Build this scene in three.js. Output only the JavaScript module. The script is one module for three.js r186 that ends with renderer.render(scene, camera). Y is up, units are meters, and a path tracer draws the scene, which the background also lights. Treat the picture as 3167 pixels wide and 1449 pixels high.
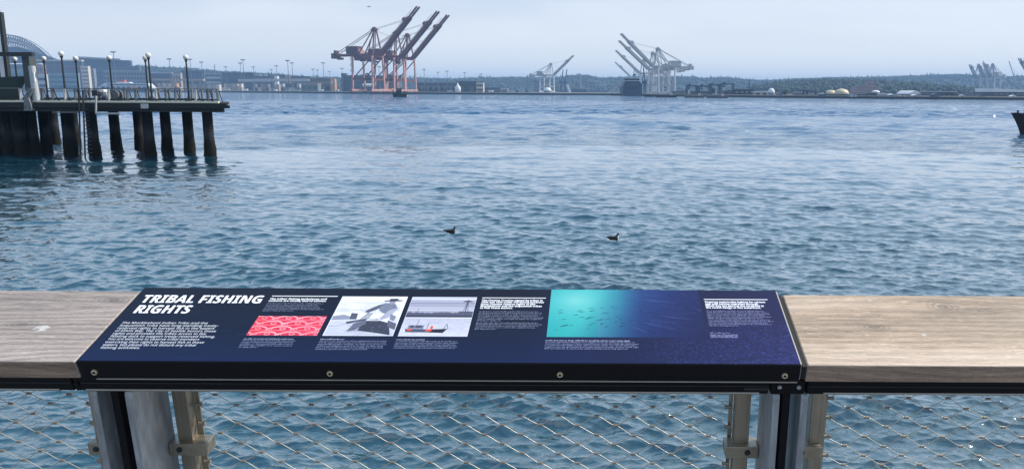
import * as THREE from 'three';
import { mergeGeometries } from 'three/addons/utils/BufferGeometryUtils.js';
import { RoundedBoxGeometry } from 'three/addons/geometries/RoundedBoxGeometry.js';
import { MarchingCubes } from 'three/addons/objects/MarchingCubes.js';

// ------------------------------------------------------------------ camera, sky, sun, haze
const scene = new THREE.Scene();
const renderer = new THREE.WebGLRenderer({ antialias: true });
renderer.setSize(1024, 468);
renderer.toneMapping = THREE.LinearToneMapping;
renderer.toneMappingExposure = 1.28;
renderer.shadowMap.enabled = true;

const EYE = 5.3, PITCH = THREE.MathUtils.degToRad(10.0277), ROLL = 0.005;
const FOCAL = 2500, PW = 3167, PH = 1449;
const camera = new THREE.PerspectiveCamera(2 * Math.atan(PH / 2 / FOCAL) * 180 / Math.PI, PW / PH, 0.05, 20000);
camera.position.set(0, EYE, 0);
camera.rotation.set(-PITCH, 0, ROLL, 'YXZ');
camera.setViewOffset(PW, PH, -277, 0, PW, PH);          // the photograph is cropped off-centre: a shifted lens
camera.updateProjectionMatrix();
scene.add(camera);

const SUN_AZ = 70, SUN_EL = 43;
const sunDir = new THREE.Vector3(
  Math.sin(SUN_AZ * Math.PI / 180) * Math.cos(SUN_EL * Math.PI / 180), Math.sin(SUN_EL * Math.PI / 180),
  -Math.cos(SUN_AZ * Math.PI / 180) * Math.cos(SUN_EL * Math.PI / 180));
const sun = new THREE.DirectionalLight(new THREE.Color().setRGB(1, 0.94, 0.84), 4.3);
sun.position.copy(sunDir).multiplyScalar(200);
sun.castShadow = true;
sun.shadow.mapSize.set(4096, 4096);
Object.assign(sun.shadow.camera, { left: -80, right: 80, top: 80, bottom: -80, near: 1, far: 600 });
scene.add(sun, sun.target);

// seeded noise -------------------------------------------------------------------------------
function rng(seed) { let a = seed >>> 0; return () => { a = (a + 0x6D2B79F5) >>> 0; let t = a; t = Math.imul(t ^ (t >>> 15), t | 1); t ^= t + Math.imul(t ^ (t >>> 7), t | 61); return ((t ^ (t >>> 14)) >>> 0) / 4294967296; }; }
function hash2(x, y, s = 0) { let h = Math.imul(x | 0, 374761393) ^ Math.imul(y | 0, 668265263) ^ Math.imul(s | 0, 1274126177); h = Math.imul(h ^ (h >>> 13), 1274126177); return ((h ^ (h >>> 16)) >>> 0) / 4294967296; }
function vnoise(x, y, s = 0) {
  const xi = Math.floor(x), yi = Math.floor(y); let fx = x - xi, fy = y - yi;
  fx = fx * fx * (3 - 2 * fx); fy = fy * fy * (3 - 2 * fy);
  const a = hash2(xi, yi, s), b = hash2(xi + 1, yi, s), c = hash2(xi, yi + 1, s), d = hash2(xi + 1, yi + 1, s);
  return a + (b - a) * fx + (c - a) * fy + (a - b - c + d) * fx * fy;
}
function fbm(x, y, o = 4, s = 0) { let v = 0, a = 0.5, n = 0; for (let i = 0; i < o; i++) { v += a * vnoise(x, y, s + i * 17); n += a; a *= 0.5; x *= 2.03; y *= 2.03; } return v / n; }
const lerp = (a, b, t) => a + (b - a) * t, clamp = (x, a = 0, b = 1) => Math.min(b, Math.max(a, x));
const sstep = (a, b, x) => { const t = clamp((x - a) / (b - a)); return t * t * (3 - 2 * t); };

// sky: hazy summer blue, paler towards the horizon and towards the sun, thin streaky cloud
{
  const W = 1024, H = 512, data = new Float32Array(W * H * 4);
  const stops = [[-90, .30, .38, .44], [0, .80, .82, .80], [2.5, .69, .725, .745], [6, .53, .605, .71], [9, .455, .56, .715], [13, .41, .545, .735], [21, .35, .505, .73], [38, .19, .38, .64], [60, .08, .21, .45], [90, .06, .16, .38]];
  for (let j = 0; j < H; j++) {
    const el = ((j + 0.5) / H - 0.5) * 180;
    let k = 0; while (k < stops.length - 2 && el > stops[k + 1][0]) k++;
    const t = clamp((el - stops[k][0]) / (stops[k + 1][0] - stops[k][0])), A = stops[k], B = stops[k + 1];
    const cy = Math.sin(el * Math.PI / 180), ch = Math.cos(el * Math.PI / 180);
    for (let i = 0; i < W; i++) {
      const th = ((i + 0.5) / W - 0.5) * 2 * Math.PI, x = Math.cos(th) * ch, z = Math.sin(th) * ch;
      const cs = x * sunDir.x + cy * sunDir.y + z * sunDir.z, ang = Math.acos(clamp(cs, -1, 1)) * 180 / Math.PI;
      const glow = 0.34 * Math.exp(-ang / 24) + 0.10 * Math.exp(-Math.pow(ang / 60, 2));
      let r = lerp(A[1], B[1], t), g = lerp(A[2], B[2], t), b = lerp(A[3], B[3], t);
      if (el > 0) {
        r += glow; g += glow * .97; b += glow * .88;
        const px = x / (cy + 0.12), pz = z / (cy + 0.12);
        const n = fbm(px * 1.1 + 3, pz * 2.6 + 9, 5, 5), m = fbm(px * .35, pz * .5, 3, 44);
        const c = sstep(.42, .70, n * .6 + m * .5) * sstep(0, 5, el) * .38;
        r = lerp(r, .80, c); g = lerp(g, .84, c); b = lerp(b, .87, c);
      }
      const o = (j * W + i) * 4; data[o] = r; data[o + 1] = g; data[o + 2] = b; data[o + 3] = 1;
    }
  }
  const sky = new THREE.DataTexture(data, W, H, THREE.RGBAFormat, THREE.FloatType);
  sky.mapping = THREE.EquirectangularReflectionMapping; sky.magFilter = sky.minFilter = THREE.LinearFilter; sky.wrapS = THREE.RepeatWrapping; sky.needsUpdate = true;
  scene.background = sky; scene.environment = sky;
}
scene.fog = new THREE.FogExp2(new THREE.Color().setRGB(0.38, 0.63, 1.0), 0.00017);

// ------------------------------------------------------------------ helpers
// measure(u, v, depth): where a sight line of the survey (2576 x 1179 grid) meets the plane z = -depth; onWater: where it meets the water
const SC = PW / 2576, SF = FOCAL / SC, SX = 1860 / SC, SY = 724.5 / SC;
function ray(u, v) {
  const du = u - SX, dv = v - SY, c = Math.cos(ROLL), s = Math.sin(ROLL);
  const a = c * du + s * dv, b = -s * du + c * dv, y = -b / SF;
  return [a / SF, y * Math.cos(PITCH) - Math.sin(PITCH), y * Math.sin(PITCH) + Math.cos(PITCH)];
}
function measure(u, v, depth) { const r = ray(u, v), t = depth / r[2]; return new THREE.Vector3(r[0] * t, EYE + r[1] * t, -depth); }
function onWater(u, v, y = 0) { const r = ray(u, v), t = (y - EYE) / r[1]; return new THREE.Vector3(r[0] * t, y, -r[2] * t); }
const V = (x, y, z) => new THREE.Vector3(x, y, z);

const used = {};
function numbered(name) { const n = used[name] = (used[name] ?? -1) + 1; return n ? `${name}_${String(n).padStart(3, '0')}` : name; }
class Geo {
  constructor() { this.list = []; }
  add(g) { g = g.index ? g.toNonIndexed() : g; for (const k of Object.keys(g.attributes)) if (!['position', 'normal', 'uv'].includes(k)) g.deleteAttribute(k); this.list.push(g); return this; }
  box(x0, x1, y0, y1, z0, z1) { return this.add(new THREE.BoxGeometry(Math.abs(x1 - x0), Math.abs(y1 - y0), Math.abs(z1 - z0)).translate((x0 + x1) / 2, (y0 + y1) / 2, (z0 + z1) / 2)); }
  rbox(x0, x1, y0, y1, z0, z1, r = .003) { return this.add(new RoundedBoxGeometry(Math.abs(x1 - x0), Math.abs(y1 - y0), Math.abs(z1 - z0), 2, r).translate((x0 + x1) / 2, (y0 + y1) / 2, (z0 + z1) / 2)); }
  bar(a, b, w, h = w) {
    const d = b.clone().sub(a), L = d.length(), g = new THREE.BoxGeometry(w, L, h);
    g.applyQuaternion(new THREE.Quaternion().setFromUnitVectors(V(0, 1, 0), d.normalize()));
    return this.add(g.translate((a.x + b.x) / 2, (a.y + b.y) / 2, (a.z + b.z) / 2));
  }
  beam(a, b, w, h) {                     // box whose height stays in the vertical plane through a-b
    const d = b.clone().sub(a), L = d.length(), x = d.normalize(), z = x.clone().cross(V(0, 1, 0)).normalize(), y = z.clone().cross(x);
    const g = new THREE.BoxGeometry(L, h, w); g.applyMatrix4(new THREE.Matrix4().makeBasis(x, y, z));
    return this.add(g.translate((a.x + b.x) / 2, (a.y + b.y) / 2, (a.z + b.z) / 2));
  }
  cyl(a, b, r0, r1 = r0, n = 12, open = false) {
    const d = b.clone().sub(a), L = d.length(), g = new THREE.CylinderGeometry(r1, r0, L, n, 1, open);
    g.applyQuaternion(new THREE.Quaternion().setFromUnitVectors(V(0, 1, 0), d.normalize()));
    return this.add(g.translate((a.x + b.x) / 2, (a.y + b.y) / 2, (a.z + b.z) / 2));
  }
  ball(x, y, z, r, sy = 1, n = 16) { return this.add(new THREE.SphereGeometry(r, n, Math.max(6, n * .6 | 0)).scale(1, sy, 1).translate(x, y, z)); }
  prism(pts, z0, z1) {                   // outline in x,y pushed from z0 to z1
    const s = new THREE.Shape(pts.map(p => new THREE.Vector2(p[0], p[1])));
    return this.add(new THREE.ExtrudeGeometry(s, { depth: Math.abs(z1 - z0), bevelEnabled: false }).translate(0, 0, Math.min(z0, z1)));
  }
  mesh(name, mat, parent) {
    const m = new THREE.Mesh(mergeGeometries(this.list, false), mat); m.castShadow = m.receiveShadow = true;
    m.name = parent ? name : numbered(name); (parent || scene).add(m); return m;
  }
}
const G = () => new Geo();
function tag(o, label, category, group) { Object.assign(o.userData, { label, category }); if (group) o.userData.group = group; return o; }
function thing(name, label, category, group, p = V(0, 0, 0), turn = 0) { const o = new THREE.Group(); o.name = numbered(name); o.position.copy(p); o.rotation.y = turn; scene.add(o); return tag(o, label, category, group); }
function struct(o) { o.userData.kind = 'structure'; return o; }
function stuff(o) { o.userData.kind = 'stuff'; return o; }
function copy(o, name, label, p) { const c = o.clone(); c.userData = { ...o.userData, label }; c.name = numbered(name); c.position.copy(p); scene.add(c); return c; }
function lin(r, g, b) { return new THREE.Color().setRGB(r, g, b); }
function mat(r, g, b, rough = .7, metal = 0, extra = {}) { return new THREE.MeshStandardMaterial({ color: lin(r, g, b), roughness: rough, metalness: metal, ...extra }); }
function tex(W, H, f, srgb = true, repeat = true) {        // f(x, y) -> [r, g, b] 0..1
  const d = new Uint8Array(W * H * 4);
  for (let j = 0; j < H; j++) for (let i = 0; i < W; i++) { const c = f(i, j), o = (j * W + i) * 4; d[o] = clamp(c[0]) * 255; d[o + 1] = clamp(c[1]) * 255; d[o + 2] = clamp(c[2]) * 255; d[o + 3] = 255; }
  const t = new THREE.DataTexture(d, W, H); t.magFilter = t.minFilter = THREE.LinearFilter; if (srgb) t.colorSpace = THREE.SRGBColorSpace;
  if (repeat) t.wrapS = t.wrapT = THREE.RepeatWrapping; t.needsUpdate = true; return t;
}
function scaleUV(g, sx, sy, ox = 0, oy = 0) { const u = g.attributes.uv; for (let i = 0; i < u.count; i++) u.setXY(i, u.getX(i) * sx + ox, u.getY(i) * sy + oy); return g; }
function boxUV(g, k = 1) {               // uv in metres from position and face direction
  const p = g.attributes.position, n = g.attributes.normal, u = g.attributes.uv;
  for (let i = 0; i < p.count; i++) {
    const ax = Math.abs(n.getX(i)), ay = Math.abs(n.getY(i)), az = Math.abs(n.getZ(i));
    if (ay >= ax && ay >= az) u.setXY(i, p.getX(i) * k, p.getZ(i) * k); else if (ax >= az) u.setXY(i, p.getZ(i) * k, p.getY(i) * k); else u.setXY(i, p.getX(i) * k, p.getY(i) * k);
  }
  return g;
}

// shared weathering textures
const spangle = tex(256, 256, (i, j) => { const v = .62 + .38 * (fbm(i / 9, j / 40, 4, 3) * .6 + fbm(i / 60, j / 90, 3, 8) * .7 - .2); return [v, v, v * 1.01]; });
const brushed = tex(256, 256, (i, j) => { const v = .72 + .28 * (fbm(i / 2, j / 90, 3, 21) * .6 + fbm(i / 50, j / 50, 3, 27) * .4); return [v, v * .985, v * .95]; });
const grime = tex(256, 256, (i, j) => { const v = .55 + .45 * fbm(i / 20, j / 34, 5, 61); return [v, v, v]; });
const M = {
  galv: mat(.58, .60, .62, .5, .55, { map: spangle, bumpMap: spangle, bumpScale: .0006 }),
  stainless: mat(.50, .455, .385, .36, .75, { map: brushed }),
  wire: mat(.54, .50, .43, .42, .6),
  ferrule: mat(.30, .265, .22, .5, .5),
  black: new THREE.MeshPhysicalMaterial({ color: lin(.006, .006, .008), roughness: .4, specularIntensity: .35 }),
  blackMatte: new THREE.MeshPhysicalMaterial({ color: lin(.006, .006, .008), roughness: .6, specularIntensity: .35 }),
  lip: mat(.36, .32, .27, .35, .7),
  trim: mat(.55, .50, .42, .4, .4),
  screw: mat(.66, .58, .38, .3, .6),
  rubber: mat(.01, .01, .01, .8),
  timberDark: mat(.022, .024, .028, .8, 0, { map: grime }),
  concreteLight: mat(.66, .61, .46, .8),
  concreteGrey: mat(.26, .28, .30, .8, 0, { map: grime }),
  steelGrey: mat(.13, .145, .16, .55, .2),
  steelDark: mat(.025, .03, .034, .5, .2),
  globe: mat(.66, .65, .61, .35),
  white: mat(.78, .78, .78, .6),
  cream: mat(.60, .53, .44, .75),
  brick: mat(.33, .20, .17, .8),
  tan: mat(.36, .29, .23, .8),
  brown: mat(.14, .10, .085, .8),
  darkBlue: mat(.045, .055, .08, .7),
  slate: mat(.075, .085, .105, .7),
  grey: mat(.20, .21, .23, .8),
  lightGrey: mat(.42, .43, .44, .8),
  glassBlue: mat(.06, .10, .15, .15, .3),
  glassDark: mat(.02, .025, .035, .15, .2),
  greenGrey: mat(.14, .19, .18, .8),
  tealWall: mat(.14, .23, .26, .7),
  orange: mat(.55, .26, .11, .7),
  red: mat(.5, .06, .04, .6),
  craneRed: mat(.145, .040, .040, .6),
  cranePink: mat(.52, .27, .235, .65),
  craneWhite: mat(.66, .64, .65, .6),
  craneGrey: mat(.36, .38, .39, .6),
  craneNavy: mat(.035, .06, .11, .6),
  shipBlue: mat(.025, .04, .075, .6),
  tugBlack: mat(.012, .012, .014, .6),
  hullPurple: mat(.035, .018, .028, .6, 0, { map: grime }),
  gold: mat(.60, .50, .30, .5),
  dome: mat(.68, .70, .70, .5),
  green: mat(.035, .055, .03, .95),
  quay: mat(.045, .048, .06, .9, 0, { map: grime }),
  bird: mat(.02, .018, .018, .8),
  gull: mat(.30, .30, .32, .8),
};

// ------------------------------------------------------------------ water
{
  // directional chop: many sine trains, long ones as geometry, those too short for the mesh carried by tiling normal maps
  const R = rng(11), comps = [];
  const SKEW = .42, N = 96, L0 = .115, L1 = 7;
  for (let i = 0; i < N; i++) {
    const lam = L0 * Math.pow(L1 / L0, (i + R()) / N);
    const th = Math.PI / 2 + .22 + (R() + R() + R() - 1.5) * (lam < 1 ? 1.25 : .85);
    const k = 2 * Math.PI / lam;
    const s = .037 * 1.15 * (1 + .24 * Math.exp(-Math.pow(Math.log(lam / .42) / .55, 2))) * lerp(1, .48, sstep(.65, 1.4, lam)) * lerp(1, .6, sstep(1.8, 4, lam)) * (.7 + .6 * R());
    comps.push({ lam, kx: k * Math.cos(th), kz: k * Math.sin(th), k, a: s / k, ph: R() * 6.283, s });
  }
  for (let i = 0; i < 64; i++) {                          // the longer waves that still show far out
    const lam = 2 * Math.pow(7, (i + R()) / 64), th = Math.PI / 2 + .22 + (R() + R() + R() - 1.5) * .9, k = 2 * Math.PI / lam, s = .030 * lerp(1, .55, sstep(5, 13, lam)) * (.7 + .6 * R());
    comps.push({ lam, kx: k * Math.cos(th), kz: k * Math.sin(th), k, a: s / k, ph: R() * 6.283, s, far: true });
  }
  // spectral normal map on a square tile
  function waveMap(T, n, lo, hi, count, rms, seed) {
    const r = rng(seed), sx = new Float32Array(n * n), sz = new Float32Array(n * n); let sum = 0;
    const list = [];
    for (let c = 0; c < count; c++) {
      const lam = lo * Math.pow(hi / lo, (c + r()) / count), th = Math.PI / 2 + .22 + (r() + r() + r() - 1.5) * 1.25;
      const a = Math.round(Math.cos(th) * T / lam), b = Math.round(Math.sin(th) * T / lam); if (!a && !b) continue;
      list.push([a, b, r() * 6.283, .6 + .8 * r()]); 
    }
    for (const [a, b, , w] of list) sum += w * w / 2;
    const amp = rms / Math.sqrt(sum);
    const tab = new Float32Array(n); for (let i = 0; i < n; i++) tab[i] = Math.cos(2 * Math.PI * i / n);
    for (const [a, b, ph, w] of list) {
      const l = Math.hypot(a, b), cx = a / l * w * amp, cz = b / l * w * amp, off = Math.round(ph / 6.283 * n);
      for (let j = 0; j < n; j++) { let q = ((b * j + off) % n + n * 64) % n; for (let i = 0; i < n; i++) { const v = tab[q]; sx[j * n + i] += cx * v; sz[j * n + i] += cz * v; q += a; if (q >= n) q %= n; else if (q < 0) q = (q % n + n) % n; } }
    }
    return tex(n, n, (i, j) => { const x = -sx[j * n + i], z = -sz[j * n + i], l = 1 / Math.hypot(x, z, 1); return [x * l * .5 + .5, z * l * .5 + .5, l * .5 + .5]; }, false);
  }
  // one sheet of rings round the promenade, finer where the chop can be seen; three bands carry ripple maps of different scale
  const bands = [
    { d1: 36, tile: 3.1, map: waveMap(3.1, 1024, .035, .34, 60, .09, 5), px: .38, coat: 1, ior: 2.3 },
    { d1: 80, tile: 5, map: waveMap(5, 1024, .06, .7, 70, .13, 6), px: .36, coat: .9, ior: 2.2 },
    { d1: 190, tile: 11, map: waveMap(11, 1024, .12, 1.8, 70, .24, 8), px: .30, coat: .4, ior: 2.1 },
    { d1: 9000, tile: 31, map: waveMap(31, 1024, .3, 5, 80, .32, 7), px: .10, coat: 0, ior: 2.0 },
  ];
  const NAZ = 780, az = []; { const a0 = -43, a1 = 34, n = NAZ; for (let i = 0; i <= n; i++) az.push(a0 + (a1 - a0) * i / n); const m = 66; for (let i = 1; i < m; i++) az.push(a1 + (360 + a0 - a1) * i / m); }
  const C = az.length, cosA = az.map(a => Math.cos(a * Math.PI / 180)), sinA = az.map(a => Math.sin(a * Math.PI / 180));
  const ds = [2.5], zoneOf = []; let d = 2.5;
  bands.forEach((bn, k) => { while (d < bn.d1) { d = Math.min(bn.d1, d + clamp(bn.px * d * d / (EYE * 808), d < 9.5 ? .1 : .024, 90 + d * .05)); ds.push(d); zoneOf.push(k); } });
  const Rn = ds.length, pos = new Float32Array(Rn * C * 3), uv = new Float32Array(Rn * C * 2), colr = new Float32Array(Rn * C * 3);
  for (let j = 0; j < Rn; j++) {
    const dd = ds[j], sp = j ? ds[j] - ds[j - 1] : ds[1] - ds[0], spA = Math.max(sp, dd * .00172 * 1.3);
    const lo = lerp(.14, .55, sstep(25, 50, dd)) + .9 * sstep(60, 110, dd) + 2.6 * sstep(130, 240, dd);
    const act = comps.map(c => ({ c, w: sstep(1.9, 3.3, c.lam / spA) * (c.far ? sstep(45, 150, dd) : sstep(.75, 1.2, c.lam / lo)) })).filter(o => o.w > 0.01);
    const calm = sstep(2500, 700, dd);
    for (let i = 0; i < C; i++) {
      const x = sinA[i] * dd, z = -cosA[i] * dd, o = j * C + i;
      const patch = (.55 + .9 * fbm(x / 15 + 7, z / 9 + 3, 3, 9)) * calm;
      let h = 0, hx = 0, hz = 0;
      if (i <= NAZ) for (const { c, w } of act) {
        const p = c.kx * x + c.kz * z + c.ph, q = w * patch * c.a, c1 = Math.cos(p), s1 = Math.sin(p);
        const cs = c1 - SKEW * (2 * c1 * c1 - 1), sn = s1 - SKEW * s1 * c1;   // lee faces steeper than backs
        h += q * sn; hx += q * cs * c.kx / c.k; hz += q * cs * c.kz / c.k;
      }
      pos[o * 3] = x + hx * 1.05; pos[o * 3 + 1] = h; pos[o * 3 + 2] = z + hz * 1.05;
      uv[o * 2] = x; uv[o * 2 + 1] = -z;
      const farBlue = sstep(8, 170, dd); colr[o * 3] = lerp(.003, .010, farBlue); colr[o * 3 + 1] = lerp(.044, .080, farBlue); colr[o * 3 + 2] = lerp(.052, .180, farBlue);   // teal body colour; farther out, blue sky reflection is painted into it
    }
  }
  const idx = new Uint32Array((Rn - 1) * C * 6); let q = 0;
  const g = new THREE.BufferGeometry(); let start = 0;
  for (let j = 0; j < Rn - 1; j++) {
    for (let i = 0; i < C; i++) { const i2 = (i + 1) % C, a = j * C + i, b = j * C + i2, c = a + C, e = b + C; idx[q++] = a; idx[q++] = b; idx[q++] = c; idx[q++] = b; idx[q++] = e; idx[q++] = c; }
    if (j === Rn - 2 || zoneOf[j + 1] !== zoneOf[j]) { g.addGroup(start, q - start, zoneOf[j]); start = q; }
  }
  g.setAttribute('position', new THREE.BufferAttribute(pos, 3)); g.setAttribute('uv', new THREE.BufferAttribute(uv, 2)); g.setIndex(new THREE.BufferAttribute(idx, 1)); g.computeVertexNormals();
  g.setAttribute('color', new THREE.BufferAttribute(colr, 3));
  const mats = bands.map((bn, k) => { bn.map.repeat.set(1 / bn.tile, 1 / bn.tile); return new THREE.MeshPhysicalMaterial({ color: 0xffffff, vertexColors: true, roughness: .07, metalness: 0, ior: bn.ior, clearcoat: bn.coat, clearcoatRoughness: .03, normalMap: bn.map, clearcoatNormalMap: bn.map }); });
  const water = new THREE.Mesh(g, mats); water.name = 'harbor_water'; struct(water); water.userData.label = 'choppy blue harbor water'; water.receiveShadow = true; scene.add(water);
}
// ------------------------------------------------------------------ land, quays, hills
const GROUND = 2.6;
{
  // the near quay wall on the left runs obliquely away to the left
  const line = [onWater(-700, 229.6), onWater(300, 230.6), onWater(560, 232.2), onWater(1000, 236.3), onWater(1393, 238.9), onWater(1668, 239.6)];
  const wall = G(), cap = G(), land = G();
  for (let i = 0; i < line.length - 1; i++) {
    const a = line[i], b = line[i + 1];
    const s = new THREE.Shape([V(a.x, -a.z, 0), V(b.x, -b.z, 0), V(b.x * 2.0, -b.z * 2.0 - 400, 0), V(a.x * 2.0, -a.z * 2.0 - 400, 0)].map(p => new THREE.Vector2(p.x, p.y)));
    land.add(new THREE.ExtrudeGeometry(s, { depth: GROUND + 1, bevelEnabled: false }).rotateX(-Math.PI / 2).translate(0, -1, 0));
    wall.beam(V(a.x, GROUND - 1.1, a.z + .35), V(b.x, GROUND - 1.1, b.z + .35), .6, 2.6);
    if (i > 1) cap.beam(V(a.x, GROUND + .35, a.z + .6), V(b.x, GROUND + .35, b.z + .6), 1.2, .7);
  }
  const t = thing('quay_wall', 'long dark quay wall with a pale coping below the red cranes', 'quay wall');
  boxUVgeo(wall, .05); wall.mesh('wall', M.quay, t); cap.mesh('coping', M.concreteLight, t);
  // dark fenders hung along the wall below the cranes
  for (let i = 0; i < 46; i++) { const u = 850 + i * 17.2, p = onWater(u, lerp(234.8, 239.6, sstep(820, 1668, u))); G().rbox(p.x - 1.1, p.x + 1.1, .3, 3.1, p.z + .8, p.z + 2.1, .3).mesh('fender', M.rubber, t); }
  const lm = land.mesh('terminal_ground', mat(.16, .155, .145, .9, 0, { map: grime })); struct(lm); lm.userData.label = 'flat paved container terminal ground';
}
function boxUVgeo(geo, k) { geo.list.forEach(g => boxUV(g, k)); return geo; }
{
  // the low shore on the right
  const line = [onWater(1540, 240.2), onWater(1700, 241.8), onWater(1900, 245.2), onWater(2200, 248.2), onWater(2480, 250.6), onWater(3300, 257)];
  const s = new THREE.Shape(); line.forEach((p, i) => i ? s.lineTo(p.x, -p.z) : s.moveTo(p.x, -p.z));
  const e = line[5], a = line[0]; s.lineTo(e.x + 4000, -e.z + 4200); s.lineTo(a.x + 700, -a.z + 4000); s.closePath();
  const lm = G().add(new THREE.ExtrudeGeometry(s, { depth: 3, bevelEnabled: true, bevelSize: 2, bevelThickness: .8, bevelSegments: 2 }).rotateX(-Math.PI / 2).translate(0, -1.4, 0)).mesh('shore', mat(.07, .07, .065, .95, 0, { map: grime }));
  struct(lm); lm.userData.label = 'low dark shore across the water';
}
// hills: ridge given as (u, v) sightings at a distance; slope falls towards the camera
const ORD = ['first', 'second', 'third', 'fourth', 'fifth', 'sixth', 'seventh', 'eighth', 'ninth', 'tenth', 'eleventh', 'twelfth', 'thirteenth'];
const treeSpots = [];
function hill(name, label, depth, run, ridge, m, treeH, per) {
  const nu = 240, nv = 14, u0 = ridge[0][0], u1 = ridge[ridge.length - 1][0], pos = [], idx = [], R = rng(depth | 0);
  const vAt = u => { let k = 0; while (k < ridge.length - 2 && u > ridge[k + 1][0]) k++; const t = (u - ridge[k][0]) / (ridge[k + 1][0] - ridge[k][0]); return lerp(ridge[k][1], ridge[k + 1][1], t); };
  const top = u => measure(u, vAt(u), depth).y - treeH * .85;
  for (let j = 0; j <= nv; j++) for (let i = 0; i <= nu; i++) {
    const u = lerp(u0, u1, i / nu), t = j / nv, H = top(u), z = depth - run * (1 - t), x = measure(u, 230, depth).x;
    const prof = Math.sin(t * Math.PI / 2), n = (fbm(x / 160, z / 160, 4, 7) - .5) * 26 * t * (1 - t) * 2;
    pos.push(x, 2 + (H - 2) * prof + n, -z);
  }
  for (let j = 0; j <= 2; j++) for (let i = 0; i <= nu; i++) { const u = lerp(u0, u1, i / nu); pos.push(measure(u, 230, depth).x, Math.max(0, top(u) * (1 - j * .3)) - 3, -depth - 60 - j * 300); }
  const rows = nv + 4, C = nu + 1;
  for (let j = 0; j < rows - 1; j++) for (let i = 0; i < nu; i++) { const a = j * C + i; idx.push(a, a + 1, a + C, a + 1, a + C + 1, a + C); }
  const g = new THREE.BufferGeometry(); g.setAttribute('position', new THREE.Float32BufferAttribute(pos, 3)); g.setIndex(idx); g.computeVertexNormals();
  const h = new THREE.Mesh(g, m); h.name = numbered(name); h.castShadow = h.receiveShadow = true; struct(h); h.userData.label = label; scene.add(h);
  for (let k = 0; k < per; k++) {
    const u = lerp(u0, u1, R()), t = k < per * .45 ? .93 + .07 * R() : Math.pow(R(), .7), H = top(u), x = measure(u, 230, depth).x;
    const clump = fbm(x / 90, t * 6, 3, 19); if (clump < .33 && t < .9) continue;
    treeSpots.push([x, 2 + (H - 2) * Math.sin(t * Math.PI / 2) - 1, -(depth - run * (1 - t)), treeH * (.45 + .75 * R() * R() + .25 * clump), R()]);
  }
}
const hillMat = mat(.010, .017, .012, .95);
hill('hills', 'long blue wooded ridge across the whole right side', 3600, 900, [[1000, 196], [1060, 194], [1140, 196.5], [1220, 193], [1300, 192.5], [1410, 193], [1440, 187.5], [1478, 187], [1510, 194], [1560, 192], [1680, 191.5], [1740, 191], [1760, 195], [1820, 192.5], [1870, 198], [1930, 200], [2000, 196], [2100, 193], [2230, 191], [2330, 186.5], [2420, 185.5], [2500, 191], [2560, 188.5], [2800, 190]], hillMat, 15, 15000);
hill('hills', 'nearer darker wooded slope above the pink building on the right', 1900, 420, [[1890, 214], [1950, 205], [2010, 199.5], [2080, 198], [2150, 198.5], [2230, 200], [2290, 207], [2340, 213], [2400, 222], [2440, 231]], hillMat, 13, 5000);
hill('hills', 'city hill with trees and houses behind the long dark buildings on the left', 3000, 700, [[-200, 172], [200, 168], [300, 165], [352, 165.5], [365, 162], [420, 166.5], [480, 168], [520, 172.5], [560, 176.5], [620, 179], [700, 184], [780, 190], [900, 194], [1010, 196]], hillMat, 12, 4000);
{
  // two tree shapes, scattered over the slopes
  const cone = G(); for (let i = 0; i < 3; i++) cone.add(new THREE.ConeGeometry(.30 - i * .075, .5, 6, 1, true).rotateY(i).translate(0, .28 + i * .24, 0));
  const round = G(), R = rng(5); for (let i = 0; i < 4; i++) round.add(new THREE.IcosahedronGeometry(.24 + .1 * R(), 0).translate((R() - .5) * .4, .35 + .4 * R(), (R() - .5) * .4));
  const geos = [mergeGeometries(cone.list), mergeGeometries(round.list)], M4 = new THREE.Matrix4(), q = new THREE.Quaternion(), col = new THREE.Color();
  [0, 1].forEach(kind => {
    const spots = treeSpots.filter(s => (s[4] < .10) === (kind === 0));
    const im = new THREE.InstancedMesh(geos[kind], mat(1, 1, 1, .95), spots.length); im.name = numbered('forest'); stuff(im);
    im.userData.label = kind ? 'rounded broadleaf trees covering the far slopes' : 'pointed conifers standing out of the far ridges';
    spots.forEach((s, i) => { const w = s[3] * (kind ? 1.0 : .95), h = s[3] * (kind ? .75 : 1.25); M4.compose(V(s[0], s[1], s[2]), q.setFromAxisAngle(V(0, 1, 0), s[4] * 40), V(w, h, w)); im.setMatrixAt(i, M4); const b = .7 + .6 * hash2(i, kind); im.setColorAt(i, col.setRGB(.036 * b, .054 * b, .028 * b)); });
    scene.add(im);
  });
}

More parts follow.
